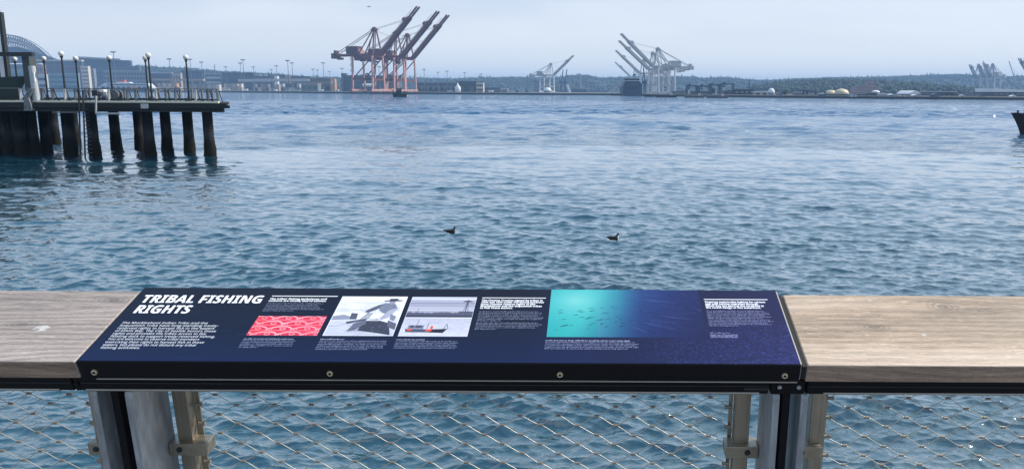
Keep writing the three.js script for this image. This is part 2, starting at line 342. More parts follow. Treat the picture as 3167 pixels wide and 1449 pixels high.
// ------------------------------------------------------------------ buildings and yard things
// rectangle sighted as u0..u1, v0 (roof line), standing on the ground at a distance
function building(name, label, cat, u0, u1, v0, depth, o = {}) {
  const a = measure(u0, v0, depth), b = measure(u1, v0, depth), y0 = o.base ?? GROUND, w = b.x - a.x, h = a.y - y0, th = u1 < 600 ? 9 : o.thick ?? Math.max(12, Math.min(40, w * .6));
  const t = thing(name, label, cat, o.group, V((a.x + b.x) / 2, y0, -depth));
  G().box(-w / 2, w / 2, 0, h, -th, 0).mesh('wall', o.wall ?? M.slate, t);
  if (o.gable) G().prism([[-w / 2 - .5, h], [w / 2 + .5, h], [0, h + o.gable * depth / SF]], -th, .4).mesh('roof', o.roof ?? M.grey, t);
  else if (o.shed) G().prism([[-w / 2 - .6, h], [w / 2 + .6, h], [w / 2 + .6, h + .8], [-w / 2 - .6, h + o.shed * depth / SF]], -th - .5, .8).mesh('roof', o.roof ?? M.grey, t);
  else if (o.arch) { const pts = []; for (let i = 0; i <= 14; i++) { const f = i / 14; pts.push([-w / 2 - .4 + f * (w + .8), h + Math.sin(f * Math.PI) * o.arch * depth / SF]); } G().prism(pts, -th, .5).mesh('roof', o.roof ?? M.grey, t); }
  else G().box(-w / 2 - .4, w / 2 + .4, h, h + (o.parapet ?? .9), -th - .4, .4).mesh('roof', o.roof ?? M.grey, t);
  const rows = o.rows ?? 0, cols = o.cols ?? 0, wm = o.win ?? M.glassDark;
  for (let r = 0; r < rows; r++) {
    const f = h / (rows + .35), y = f * (r + .45);
    if (!cols) G().box(-w * .46, w * .46, y, y + f * .45, -.2, .25).mesh('window', wm, t);
    else for (let c = 0; c < cols; c++) { const cw = w / cols, x = -w / 2 + cw * (c + .5); G().box(x - cw * .3, x + cw * .3, y, y + f * .5, -.2, .2).mesh('window', wm, t); }
  }
  if (o.vents) { const R = rng(u0 | 0); for (let i = 0; i < o.vents; i++) { const x = (R() - .5) * w * .85, s = 1.2 + 2 * R(); G().box(x - s, x + s, h + .5, h + 1.5 + 2 * R(), -th * .6, -th * .4).mesh('rooftop_unit', M.lightGrey, t); } }
  if (o.doors) for (let i = 0; i < o.doors; i++) { const x = -w / 2 + w * (i + .5) / o.doors; G().box(x - w / o.doors * .28, x + w / o.doors * .28, 0, h * .55, -.2, .25).mesh('door', o.door ?? M.slate, t); }
  return t;
}
// --- left city
building('ballpark', 'huge dark ballpark with a long low roof left of the orange block', 'stadium', 150, 326, 153, 2300, { wall: M.darkBlue, roof: M.grey, rows: 2, win: M.slate, parapet: 3, thick: 120 });
{ const t = thing('roof_truss', 'dark rolling roof section stepping up over the ballpark', 'roof', undefined, V(0, 0, 0)); const a = measure(196, 152, 2290), b = measure(306, 152, 2290), c = measure(196, 145, 2290), d = measure(303, 150.5, 2290);
  G().prism([[a.x, a.y], [b.x, b.y], [d.x, d.y], [c.x, c.y]], -2312, -2290).mesh('roof_panel', M.slate, t); G().beam(V(c.x, c.y + 1.5, -2288), V(d.x, d.y + 1.5, -2288), 5, 4).mesh('roof_edge', M.lightGrey, t); }
building('ballpark_annex', 'stepped dark end of the ballpark descending to the trees', 'building', 320, 348, 166, 2250, { wall: M.slate, roof: M.grey, rows: 3, cols: 4, win: M.darkBlue });
building('exhibition_hall', 'long dark hall with a sunlit yellow roof edge behind the pier lamps', 'hall', 80, 203, 153, 2050, { wall: M.darkBlue, roof: M.gold, parapet: 3.4, rows: 1, cols: 9, win: M.slate, thick: 80 });
building('plum_warehouse', 'broad plum coloured warehouse below the yellow roof edge', 'warehouse', 108, 200, 165, 1960, { wall: mat(.10, .075, .10), rows: 2, win: M.slate });
building('brick_hall', 'pinkish brick building with a white pediment left of a pier lamp', 'building', 82, 106, 162, 1850, { wall: M.brick, roof: M.cream, gable: 3.4, rows: 3, cols: 5, win: M.glassDark });
building('glass_office', 'low blue glass office behind the front pier lamp', 'office', 119, 191, 185, 1800, { wall: M.tealWall, roof: M.lightGrey, rows: 3, win: M.glassBlue });
building('teal_shed', 'teal building beside the dark gantry column', 'building', 24, 58, 176, 1800, { wall: M.tealWall, roof: M.lightGrey, rows: 2, cols: 5, win: M.glassBlue });
building('white_booth', 'white framed terminal booth with dark bands behind the pier', 'booth', 91, 111, 188, 1700, { wall: M.lightGrey, roof: M.white, rows: 2, win: M.glassDark });
building('striped_office', 'tall striped pink and white office left of the concrete garage', 'office', 201, 219, 166, 1900, { wall: M.cream, roof: M.brick, rows: 6, win: M.brick });
building('grey_office', 'grey block standing against the striped office', 'office', 219.5, 233, 173, 1930, { wall: M.grey, rows: 5, cols: 3, win: M.slate });
building('parking_garage', 'wide concrete parking garage behind the ferry', 'garage', 257, 364, 178, 1950, { wall: M.grey, roof: M.lightGrey, rows: 4, cols: 14, win: M.darkBlue });
building('navy_shed', 'long navy shed with a pale roof right of the garage', 'shed', 376, 431, 184, 2000, { wall: M.darkBlue, roof: M.lightGrey, rows: 1, cols: 6, win: M.slate, parapet: 2.5 });
building('orange_block', 'small orange brick block beside the navy shed', 'building', 433, 452, 183, 1990, { wall: M.tan, roof: M.slate, rows: 2, cols: 3, win: M.brown });
building('dark_works', 'dark works building behind the outermost pier lamp', 'building', 455, 511, 177.5, 2050, { wall: M.darkBlue, roof: M.slate, rows: 2, cols: 6, win: M.slate, vents: 3 });
building('banded_factory', 'grey factory with white window bands right of the pier lamps', 'factory', 514, 555, 187, 1980, { wall: M.slate, roof: M.lightGrey, rows: 3, win: M.lightGrey });
building('blue_warehouse', 'very long dark blue warehouse behind the cream containers', 'warehouse', 556, 636, 183, 1950, { wall: M.darkBlue, roof: M.slate, rows: 2, cols: 8, win: M.slate, vents: 4 });
building('low_works', 'low dark works left of the slim white tower', 'building', 638, 688, 191, 1900, { wall: M.slate, roof: M.grey, rows: 2, cols: 6, win: M.lightGrey, vents: 2 });
building('white_tower', 'slim white tower standing between two dark works', 'tower', 689, 695, 191.5, 1850, { wall: M.white, roof: M.lightGrey, rows: 2, win: M.lightGrey });
building('charcoal_block', 'charcoal block right of the slim white tower', 'building', 697, 715, 188.5, 1880, { wall: M.slate, rows: 3, cols: 3, win: M.grey });
building('beige_block', 'beige block joined to the charcoal block', 'building', 715.5, 728, 190, 1880, { wall: M.tan, rows: 3, cols: 3, win: M.grey });
building('slate_depot', 'slate depot with small roof units left of the brown warehouse', 'depot', 729, 779, 192.5, 1850, { wall: M.slate, roof: M.slate, rows: 1, cols: 7, win: M.grey, vents: 4 });
building('brown_warehouse', 'big brown warehouse left of the red cranes', 'warehouse', 777, 830, 198, 1560, { wall: M.brown, roof: mat(.16, .09, .08), rows: 2, win: mat(.22, .17, .14), doors: 3 });
building('pink_roof_shed', 'grey green shed with a pink roof on the quay', 'shed', 756, 798, 211, 1500, { wall: M.greenGrey, roof: mat(.5, .3, .3), rows: 1, cols: 3, win: M.slate });
building('terminal_hall', 'long grey green terminal hall behind the red crane legs', 'hall', 868, 997, 190, 1600, { wall: mat(.07, .085, .09), roof: M.grey, rows: 2, win: M.slate, vents: 3 });
building('green_block', 'small dark green block above the hall left of the red cranes', 'building', 857, 868, 185, 1620, { wall: mat(.05, .08, .065), roof: M.slate, rows: 2, win: M.slate });
building('grey_warehouse', 'long low grey warehouse right of the red cranes', 'warehouse', 1046, 1147, 208.5, 1480, { wall: M.slate, roof: M.grey, rows: 1, win: M.grey, doors: 7, door: M.darkBlue, parapet: 1.6 });
building('navy_store', 'dark navy store right of the white bottle shaped tank', 'warehouse', 1147, 1197, 205, 1420, { wall: mat(.03, .04, .05), roof: M.slate, doors: 2, door: M.slate });
building('cream_annex', 'cream annex with dark bands at the end of the navy store', 'building', 1197, 1215, 207.5, 1420, { wall: M.cream, roof: M.slate, rows: 2, win: M.slate });
building('long_shed', 'low dark shed along the quay left of the white crane', 'shed', 1211, 1259, 221, 1450, { wall: M.slate, roof: M.slate, rows: 1, cols: 6, win: M.grey });
building('white_roof_shed', 'small shed with a bright white roof on the quay', 'shed', 1260, 1276, 224.5, 1400, { wall: M.grey, roof: M.white, shed: 1.5 });
building('grain_tower', 'square grey tower block left of the white crane', 'tower', 1342, 1357, 202, 2100, { wall: M.grey, roof: M.slate, rows: 4, win: M.slate });
building('plant_block', 'hazy square plant block right of the tall chimney', 'building', 1482, 1498, 205, 2300, { wall: M.grey, rows: 3, cols: 2, win: M.slate });
building('plant_sheds', 'hazy row of low plant sheds at the chimney foot', 'shed', 1400, 1530, 226, 2200, { wall: M.slate, roof: M.grey, rows: 1, cols: 12, win: M.grey });
building('dark_gate_shed', 'low dark shed in front of the chimney', 'shed', 1432, 1475, 224, 1900, { wall: M.darkBlue, roof: M.grey });
// --- right shore
building('dark_store', 'dark boxy store left of the white dome', 'warehouse', 1848, 1898, 225.5, 960, { wall: mat(.03, .03, .035), roof: M.slate, rows: 1, cols: 4, win: M.grey });
building('open_kiosk', 'white kiosk with a dark open front beside the white dome', 'kiosk', 1899, 1932, 231, 930, { wall: M.lightGrey, roof: M.white, doors: 2, door: M.blackMatte });
building('pink_plant', 'stepped pink industrial plant on the wooded slope', 'plant', 2151, 2211, 217, 1300, { wall: mat(.33, .22, .21), roof: mat(.3, .2, .19), rows: 3, win: mat(.24, .17, .17) });
building('pink_tower', 'square tower rising from the pink plant', 'tower', 2184, 2199, 204, 1310, { wall: mat(.30, .20, .20), rows: 3, win: mat(.2, .14, .14) });
building('white_roof_hall', 'white roofed boat hall right of the golden domes', 'hall', 2205, 2232, 237.5, 800, { wall: M.grey, roof: M.white, shed: 3.4, thick: 18 });
building('dark_boathouse', 'dark shed under the left edge of the white roofed boat hall', 'shed', 2192, 2206, 236, 790, { wall: M.slate, roof: M.slate });
building('arched_hall', 'hall with a white arched roof on the right shore', 'hall', 2290, 2316, 236, 850, { wall: M.grey, roof: M.white, arch: 8, thick: 40 });
building('pale_roof_store', 'long store with a pale flat roof right of the arched hall', 'warehouse', 2328, 2365, 231, 880, { wall: M.slate, roof: M.lightGrey, rows: 1, cols: 5, win: M.grey });
building('black_store', 'black store with a pale roof strip on the right shore', 'warehouse', 2372, 2406, 231.5, 860, { wall: mat(.03, .03, .035), roof: M.lightGrey, doors: 3, door: M.slate });
building('grey_row_store', 'grey row of stores left of the big white roofed warehouse', 'warehouse', 2410, 2484, 237, 850, { wall: M.slate, roof: M.grey, rows: 1, cols: 9, win: M.lightGrey });
building('big_warehouse', 'big warehouse with a sloping white roof at the right edge', 'warehouse', 2500, 2640, 231, 830, { wall: M.slate, roof: M.white, shed: 9, rows: 1, cols: 10, win: M.grey, thick: 40 });
building('low_office', 'low pale office behind the dark trees left of the golden domes', 'office', 2000, 2024, 233, 880, { wall: M.grey, roof: M.lightGrey, rows: 1, cols: 5, win: M.slate });
building('shore_shed', 'long dark shed at the waterline left of the golden domes', 'shed', 2012, 2058, 239.5, 790, { wall: M.slate, roof: M.grey, rows: 1, cols: 7, win: M.grey });
building('net_shed', 'low slate shed below the golden domes', 'shed', 2096, 2190, 238.5, 800, { wall: M.slate, roof: M.slate, rows: 1, cols: 11, win: M.grey });

function dome(name, label, u0, u1, v0, vb, depth, m, flat = .7) {
  const a = measure(u0, vb, depth), b = measure(u1, vb, depth), top = measure(u0, v0, depth).y, r = (b.x - a.x) / 2;
  const t = thing(name, label, 'dome', undefined, V((a.x + b.x) / 2, 0, -depth - r));
  G().cyl(V(0, .5, 0), V(0, a.y, 0), r, r, 28).mesh('base_wall', M.grey, t);
  G().add(new THREE.SphereGeometry(r, 28, 10, 0, Math.PI * 2, 0, Math.PI / 2).scale(1, (top - a.y) / r, 1).translate(0, a.y, 0)).mesh('shell', m, t);
}
dome('storage_dome', 'larger pale gold storage dome on the right shore', 2104, 2141, 222.5, 236, 830, M.gold);
dome('storage_dome', 'lower pale dome left of the larger gold dome', 2079, 2110, 226, 237, 850, M.gold);
dome('storage_dome', 'small pale dome in front of the pink plant', 2196, 2217, 226.5, 232, 900, M.dome);
dome('storage_dome', 'round white dome right of the dark stores', 1933, 1951, 221, 233, 980, M.dome);
dome('storage_dome', 'white tent dome between the white crane legs', 1366, 1386, 219.5, 228, 1750, M.dome);
{ const a = measure(1147.5, 213, 1400), t = thing('bottle_tank', 'white bottle shaped tank between the grey warehouse and navy store', 'tank', undefined, V(a.x + 2, GROUND, -1400)); const h = measure(1147, 208.5, 1400).y - GROUND;
  G().add(new THREE.LatheGeometry([[0, 0], [5, 0], [5, h * .55], [1.4, h * .8], [1, h], [0, h]].map(p => new THREE.Vector2(...p)), 20)).mesh('shell', M.white, t); G().cyl(V(0, h, 0), V(0, h + 3, 0), .4).mesh('vent', M.lightGrey, t); }
{ const a = measure(912, 214, 1380), b = measure(944, 214, 1380), t = thing('storage_tank', 'long white horizontal tank behind the red crane legs', 'tank', undefined, V((a.x + b.x) / 2, 0, -1380)); const w = (b.x - a.x) / 2;
  G().cyl(V(-w, a.y, 0), V(w, a.y, 0), 2.4, 2.4, 16).mesh('shell', M.white, t); for (const s of [-.6, .6]) G().box(s * w - .6, s * w + .6, GROUND, a.y - 1.6, -1.4, 1.4).mesh('saddle', M.grey, t); }
{ const a = measure(1459, 187, 2250), t = thing('chimney_stack', 'tall slender chimney before the wooded ridge', 'chimney', undefined, V(a.x, GROUND, -2250)); const h = a.y - GROUND;
  G().cyl(V(0, 0, 0), V(0, h, 0), 3.2, 2.3, 14).mesh('shaft', M.grey, t); G().cyl(V(0, h, 0), V(0, h + 2, 0), 2.6, 2.6, 14).mesh('rim', M.slate, t); }
{ const a = measure(1430, 213, 1850), t = thing('conveyor_chute', 'bright white slanted chute right of the white crane', 'chute', undefined, V(a.x, 0, -1850)); G().beam(V(-3, GROUND + 17, 0), V(3.5, GROUND, 0), 6, 5).mesh('hood', M.white, t); G().box(-4.5, -3, GROUND, GROUND + 15, -2, 2).mesh('leg', M.grey, t); }
// elevated road with columns
{ const t = thing('viaduct', 'long pale elevated road on columns behind the quay', 'viaduct'); const a = measure(600, 203, 1720), b = measure(778, 201.5, 1720);
  G().beam(a, b, 10, 4.2).mesh('deck', M.lightGrey, t); G().beam(V(a.x, a.y + 2.6, a.z + 4.6), V(b.x, b.y + 2.6, b.z + 4.6), .6, 1.2).mesh('parapet', M.cream, t);
  for (let i = 0; i < 7; i++) { const f = (i + .4) / 7, x = lerp(a.x, b.x, f), y = lerp(a.y, b.y, f); G().box(x - 1.2, x + 1.2, GROUND, y - 2.1, a.z - 1.5, a.z + 1.5).mesh('column', M.grey, t); } }
{ const t = thing('viaduct', 'brown elevated road on columns between the ferry and the outer lamp', 'viaduct'); const a = measure(384, 200, 1760), b = measure(512, 201, 1760);
  G().beam(a, b, 10, 4).mesh('deck', M.tan, t); for (let i = 0; i < 7; i++) { const f = (i + .4) / 7, x = lerp(a.x, b.x, f); G().box(x - 1.2, x + 1.2, GROUND, a.y - 2, a.z - 1.5, a.z + 1.5).mesh('column', M.tan, t); } }
// container stacks: each container is a piece of its own
function stack(label, u0, u1, v0, depth, cols, rows, mats, seed) {
  const a = measure(u0, v0, depth), b = measure(u1, v0, depth), w = (b.x - a.x) / cols, h = (a.y - GROUND) / rows, R = rng(seed);
  const t = thing('container_stack', label, 'container stack', undefined, V(a.x, GROUND, -depth));
  for (let c = 0; c < cols; c++) { const n = Math.max(1, rows - (R() * 1.6 | 0)); for (let r = 0; r < n; r++) G().box(c * w + .08, (c + 1) * w - .08, r * h + .05, (r + 1) * h - .05, -9, 0).mesh('container', mats[R() * mats.length | 0], t); }
}
stack('stack of orange and tan containers left of the red cranes', 830, 841, 198, 1480, 2, 5, [M.orange, M.tan, M.cream], 3);
stack('low row of cream containers behind the left quay wall', 556, 606, 210, 1650, 9, 2, [M.cream, M.lightGrey, M.tan], 4);
stack('mixed low containers under the pale elevated road', 640, 700, 211, 1600, 9, 2, [M.slate, M.grey, M.cream, M.tan], 6);
stack('dark containers under the right end of the pale elevated road', 704, 752, 210, 1580, 7, 2, [M.slate, M.grey, M.lightGrey], 7);
stack('tan and brown containers below the brown elevated road', 388, 450, 209, 1700, 9, 2, [M.tan, M.brown, M.cream, M.orange], 8);
stack('scattered pale containers right of the brown elevated road', 462, 550, 212, 1690, 12, 1, [M.cream, M.lightGrey, M.grey, M.tan], 9);
stack('dark plum container stack beside the dark green yard gantry', 1820, 1848, 227, 980, 4, 3, [mat(.07, .05, .07), M.slate], 10);
stack('dark container stack right of the white cranes', 1690, 1726, 228, 1040, 5, 3, [M.slate, M.darkBlue, M.grey], 12);
stack('low containers between the two dark yard gantries', 1738, 1790, 228.5, 1010, 7, 3, [M.slate, M.darkBlue, mat(.07, .05, .07)], 13);
stack('pale containers on the quay at the feet of the red cranes', 955, 985, 221.5, 1330, 5, 1, [M.cream, M.lightGrey, M.orange], 14);

// light masts over the terminals
{
  const proto = (() => { const t = new THREE.Group(); t.name = 'light_mast';
    G().cyl(V(0, 0, 0), V(0, 1, 0), .016, .009, 8).mesh('pole', M.steelGrey, t); G().box(-.085, .085, .985, 1.0, -.02, .02).mesh('crossarm', M.steelGrey, t);
    for (const x of [-.07, -.025, .025, .07]) G().box(x - .014, x + .014, .965, .985, -.015, .025).mesh('floodlight', M.lightGrey, t); return t; })();
  const spots = [[859, 171], [827.5, 179], [811.6, 157], [797.4, 175.3], [786, 173], [733, 157], [722, 151], [693.6, 164.7], [681, 174], [636, 167.4], [609.4, 149], [602.7, 157.4], [566.3, 167.4], [537, 177], [522, 174], [505, 155], [476, 148], [424, 147], [283, 129]];
  spots.forEach(([u, v], i) => {
    const d = 1560 + 40 * (i % 4), p = measure(u, v, d), o = proto.clone(); o.name = numbered('light_mast'); o.position.set(p.x, GROUND, p.z); const h = p.y - GROUND; o.scale.set(h * .8, h, h * .8); scene.add(o);
    tag(o, i < 13 ? `${ORD[i]} slim yard light mast counting left from the red cranes` : i < 18 ? `${ORD[i - 13]} slim light mast behind the pier, counting left from mid harbor` : 'slim light mast rising above the ballpark roof', 'light mast', 'light masts over the terminal');
  });
  [[811, 156], [853, 171.5], [952.3, 166.5], [1066, 173.5], [1100.6, 181], [1123.5, 178], [1168, 182], [1209.6, 184.8]].slice(2).forEach(([u, v], i) => {
    const d = i < 1 ? 1500 : 1440, p = measure(u, v, d), o = proto.clone(); o.name = numbered('light_mast'); o.position.set(p.x, GROUND, p.z); const h = p.y - GROUND; o.scale.set(h * .9, h, h * .9); scene.add(o);
    tag(o, ['slim light mast seen between the legs of the red cranes', 'tallest slim light mast just right of the red cranes', 'short faint light mast before the grey warehouse roof', 'light mast at the right end of the grey warehouse', 'light mast standing before the navy store', 'light mast right of the cream annex'][i], 'light mast', 'light masts over the terminal');
  });
  // thin bare poles in the yard left of the white crane
  const pole = G().cyl(V(0, 0, 0), V(0, 1, 0), .02, .012, 6); const g = mergeGeometries(pole.list);
  [[1216, 195], [1229, 195.5], [1239.5, 197], [1250.5, 199], [1259.5, 203], [1269.5, 204], [1283.5, 194.5], [1294.5, 203.5], [1322.8, 195], [1330.5, 198]].forEach(([u, v], i) => { const p = measure(u, v, 1900), o = new THREE.Group(); o.name = numbered('yard_pole'); o.position.set(p.x, GROUND, p.z); const h = p.y - GROUND; o.scale.set(h, h, h); scene.add(o); const m = new THREE.Mesh(g, M.slate); m.name = 'shaft'; o.add(m); G().box(-.05, .05, .98, 1, -.02, .02).mesh('lamp_head', M.slate, o);
    tag(o, `thin dark yard pole, ${['first', 'second', 'third', 'fourth', 'fifth', 'sixth', 'seventh', 'eighth', 'ninth', 'tenth'][i]} to the right of the cream annex`, 'pole', 'bare yard poles before the ridge'); });
}

// ------------------------------------------------------------------ container cranes
function crane(label, base, turn, scale, c, o = {}) {
  // local axes: x along the boom (towards the water), z along the rails
  const t = thing('container_crane', label, 'crane', undefined, base, turn); t.scale.setScalar(scale);
  const W = 11.8, Gg = 37, HG = 51.5, ang = (o.boom ?? 41.2) * Math.PI / 180, L = o.len ?? 93, thin = o.thin ?? 1;
  for (const z of [-W, W]) { for (const x of [0, -Gg]) G().bar(V(x, 1.2, z), V(x, HG - 2, z * .86), 2.1 * thin, 2.1 * thin).mesh('leg', c.leg, t); }
  for (const x of [0, -Gg]) { G().beam(V(x, 17.5, -W), V(x, 17.5, W), 1.8, 2.2).mesh('cross_beam', c.body, t); G().beam(V(x, 3, -W - 3), V(x, 3, W + 3), 2.4, 2.6).mesh('sill_beam', c.leg, t); for (const z of [-W, W]) for (const s of [-2.4, 2.4]) G().box(x - .9, x + .9, 0, 2, z + s - 1.4, z + s + 1.4).mesh('bogie', c.body, t); }
  for (const z of [-W, W]) { G().beam(V(0, 18, z * .96), V(-Gg, 18, z * .96), 1.5, 2.0).mesh('portal_beam', c.body, t); G().bar(V(-Gg + 1, 19, z * .95), V(-1, HG - 4, z * .88), 1.2 * thin, 1.2 * thin).mesh('diagonal_brace', c.body, t); }
  for (const x of [0, -Gg]) G().beam(V(x, HG - 2, -W * .9), V(x, HG - 2, W * .9), 1.8, 2.2).mesh('upper_cross_beam', c.body, t);
  for (const z of [-3.4, 3.4]) G().beam(V(-80, HG, z), V(5, HG, z), 1.5 * thin, 3.4 * thin).mesh('girder', c.body, t);
  const hinge = V(6, HG, 0), dir = V(Math.cos(ang), Math.sin(ang), 0), at = d => hinge.clone().addScaledVector(dir, d), off = (p, z) => V(p.x, p.y, z);
  for (const z of [-3.4, 3.4]) { const b = G(); b.beam(off(at(0), z), off(at(L * .78), z), 1.5 * thin, 3.8 * thin); b.beam(off(at(L * .78), z * .8), off(at(L), z * .8), 1.2 * thin, 2.4 * thin); b.mesh('boom', c.body, t); }
  for (let i = 1; i < 8; i++) G().beam(off(at(L * i / 8), -3.4), off(at(L * i / 8), 3.4), 1, 1).mesh('boom_tie', c.body, t);
  const n = V(-Math.sin(ang), Math.cos(ang), 0), rail0 = at(10).addScaledVector(n, 3.1), rail1 = at(L * .9).addScaledVector(n, 3.1);
  G().bar(off(rail0, 3.6), off(rail1, 3.6), .35).mesh('boom_handrail', c.body, t);
  const ap = V(-3.5, HG + 33, 0);
  for (const z of [-1, 1]) { G().bar(V(0, HG, z * 9), V(ap.x + 1.5, ap.y, z * 2.2), 1.5 * thin).mesh('mast_leg', c.body, t); G().bar(V(-Gg + 8, HG + 1.5, z * 6), V(ap.x - 1.5, ap.y, z * 2.2), 1.2 * thin).mesh('mast_brace', c.body, t); G().bar(V(-11, HG + 1, z * 7), V(ap.x, ap.y, z * 2), .9 * thin).mesh('mast_strut', c.body, t); G().bar(V(-76, HG + 2, z * 3.4), V(ap.x - 1.5, ap.y + 1, z * 2), .65 * thin).mesh('backstay', c.body, t); }
  const kx = at(L * .70).addScaledVector(n, 3.2);
  for (const z of [-1, 1]) G().bar(V(ap.x + 1, ap.y + 1.4, z * 2), off(kx, z * 3), .34).mesh('forestay', c.stay, t);
  const kx2 = at(L * .34).addScaledVector(n, 3.2);
  for (const z of [-1, 1]) G().bar(V(ap.x + 1, ap.y, z * 2), off(kx2, z * 3), .22).mesh('forestay', c.stay, t);
  { const g = G(); g.box(ap.x - 3.6, ap.x + 3.6, ap.y, ap.y + 2.2, -3, 3); g.box(ap.x - 2, ap.x + 2, ap.y + 2.2, ap.y + 4.4, -2, 2); g.box(ap.x - 5, ap.x + 5, ap.y + 1, ap.y + 1.5, -4, 4); g.mesh('mast_head', c.body, t); }
  { const g = G(); const q = at(L * .7); g.add(new THREE.BoxGeometry(5, 4, 8).rotateZ(ang).translate(q.x + n.x * 3.6, q.y + n.y * 3.6, 0)); g.mesh('boom_stay_post', c.body, t); }
  if (o.house !== 0) { const hs = G().box(-54, -32, HG + 1.9, HG + 11.5, -5, 5).mesh('machinery_house', c.house, t); G().box(-32, -29.5, HG + 1.9, HG + 8, -4.5, 4.5).mesh('electrical_room', c.leg, t); G().box(-53, -33, HG + 11.5, HG + 12.1, -5.3, 5.3).mesh('house_roof', c.body, hs); }
  { const g = G(); g.box(-84, -74, HG - 4.5, HG + 3, -4.4, 4.4); g.box(-80, -76, HG + 3, HG + 7, -3, 3); g.mesh('counterweight', c.house, t); G().box(-81, -55, HG + 6, HG + 6.4, -4.2, -3.9).mesh('walkway_rail', c.body, t); }
  { const g = G(); g.box(-34, -22, HG - 4.2, HG - 1.8, -4, 4); g.box(-27, -22, HG - 8.5, HG - 4.2, -2.4, 2.4); g.mesh('trolley', c.house, t); G().box(-74, -67, HG - 6, HG - 3, -3, 3).mesh('hoist_platform', c.house, t); }
  { const g = G(); for (let k = 0; k < 8; k++) { const y0 = 18 + k * 4; g.beam(V(-Gg - 2.4, y0, W * .92 + (k % 2 ? 1.4 : -1.4)), V(-Gg - 2.4, y0 + 4, W * .92 + (k % 2 ? -1.4 : 1.4)), .7, .4); } g.mesh('stair_tower', c.body, t); }
  { const r = new THREE.TorusGeometry(4, .8, 6, 20).translate(-8, 21.5, W + 1.2); G().add(r).box(-8.4, -7.6, 17.5, 25, W + .9, W + 1.5).mesh('cable_reel', c.house, t); }
  return t;
}
const RED = { body: M.craneRed, leg: M.cranePink, house: mat(.10, .035, .035, .7), stay: mat(.3, .27, .27, .6) };
const WHITE = { body: M.craneGrey, leg: M.craneWhite, house: M.craneGrey, stay: M.craneWhite };
const NAVY = { body: M.craneNavy, leg: M.craneNavy, house: M.craneNavy, stay: M.craneNavy };
const DUSK = { body: M.craneGrey, leg: M.craneGrey, house: M.grey, stay: M.grey };
const foot = (u, v, depth) => { const p = measure(u, v, depth); return V(p.x, GROUND, p.z); };
crane('largest red container crane, its raised boom the leftmost of three', foot(952, 226, 1150), -28 * Math.PI / 180, 1, RED);
crane('middle red container crane with raised boom behind the largest one', foot(1005, 226, 1195), -28 * Math.PI / 180, .985, RED);
crane('rightmost red container crane with the lowest raised boom of three', foot(1033, 226, 1250), -28 * Math.PI / 180, .985, RED);
crane('lone white container crane with raised boom in the middle distance', foot(1388, 230, 1800), -32 * Math.PI / 180, .72, WHITE, { boom: 38, thin: 1.15 });
crane('nearest white container crane beside the ship, its boom the tallest', foot(1649, 233, 1180), (180 + 26) * Math.PI / 180, .735, WHITE, { boom: 40, thin: 1.2 });
crane('second white container crane, thick boom left of the tallest one', foot(1637, 233, 1300), (180 + 27) * Math.PI / 180, .73, WHITE, { boom: 38, thin: 1.25 });
crane('third white container crane, boom third from the top by the ship', foot(1614, 232, 1620), (180 + 27) * Math.PI / 180, .74, WHITE, { boom: 38, thin: 1.2 });
crane('smallest white container crane with the lowest boom beside the ship', foot(1594, 231, 2250), (180 + 27) * Math.PI / 180, .74, WHITE, { boom: 38, thin: 1.2 });
const FAR = { body: mat(.16, .18, .2, .6), leg: M.craneGrey, house: M.craneGrey, stay: M.craneGrey };
crane('hazy white crane, leftmost raised boom of the group far right', foot(2455, 236, 2500), (180 + 38) * Math.PI / 180, 1.0, FAR, { boom: 40, len: 56, thin: 1.3 });
crane('hazy white crane, middle raised boom of the group far right', foot(2476, 236, 2450), (180 + 38) * Math.PI / 180, 1.0, FAR, { boom: 40, len: 56, thin: 1.3 });
crane('hazy white crane, rightmost raised boom of the group far right', foot(2490, 236, 2400), (180 + 38) * Math.PI / 180, 1.0, FAR, { boom: 40, len: 56, thin: 1.3 });
crane('hazy crane cut by the right edge of the picture, boom on the left', foot(2588, 236, 2000), (180 + 32) * Math.PI / 180, .95, FAR, { boom: 38, len: 62, thin: 1.3 });
crane('hazy crane at the very right edge behind the big warehouse', foot(2602, 236, 2100), (180 + 32) * Math.PI / 180, 1.0, FAR, { boom: 38, len: 62, thin: 1.3 });
// slewing cranes with steep jibs
function jib(label, u, vTop, uBase, depth, m, w = 1) {
  const b = foot(uBase, 230, depth), p = measure(u, vTop, depth), t = thing('jib_crane', label, 'crane', undefined, b), h = p.y - GROUND, x = p.x - b.x;
  G().bar(V(-2, 0, 2), V(-.8, h * .42, .8), 1.1 * w).bar(V(2, 0, 2), V(.8, h * .42, .8), 1.1 * w).bar(V(0, 0, -2), V(0, h * .42, -.8), 1.1 * w).mesh('tower', m, t);
  G().box(-4 * w, 3 * w, h * .38, h * .5, -2, 2).mesh('cab', m, t);
  G().bar(V(0, h * .45, 0), V(x, h, 0), 1.6 * w, 1.6 * w).mesh('jib', m, t);
  G().bar(V(-4 * w, h * .5, 0), V(-2, h * .72, 0), .5).bar(V(-2, h * .72, 0), V(x * .9, h * .9, 0), .3).mesh('stay', m, t);
}
jib('blue slewing crane, left jib of the pair right of the white crane', 1416.5, 174, 1411, 2000, M.craneNavy, 1.2);
jib('dark blue slewing crane, right jib of the pair right of the white crane', 1426, 174, 1421, 1960, M.craneNavy, 1.4);
jib('steep white topped jib rising above the hazy cranes far right', 2474, 153, 2482, 2200, M.craneGrey, 1.1);
jib('slim pale jib left of the cranes at the right edge', 2539, 154, 2551, 2200, M.craneGrey, 1);
jib('steep dark jib with its hook beside the ship cranes', 1618.5, 170, 1621, 1150, M.craneNavy, .9);
jib('tiny slanted jib on the city hill skyline', 544 * .99, 161, 541, 2700, M.slate, 1);
jib('lattice mast crane on the pale plant right of the yard gantries', 1965 - 80, 199.5, 1884, 1500, M.slate, 1.2);
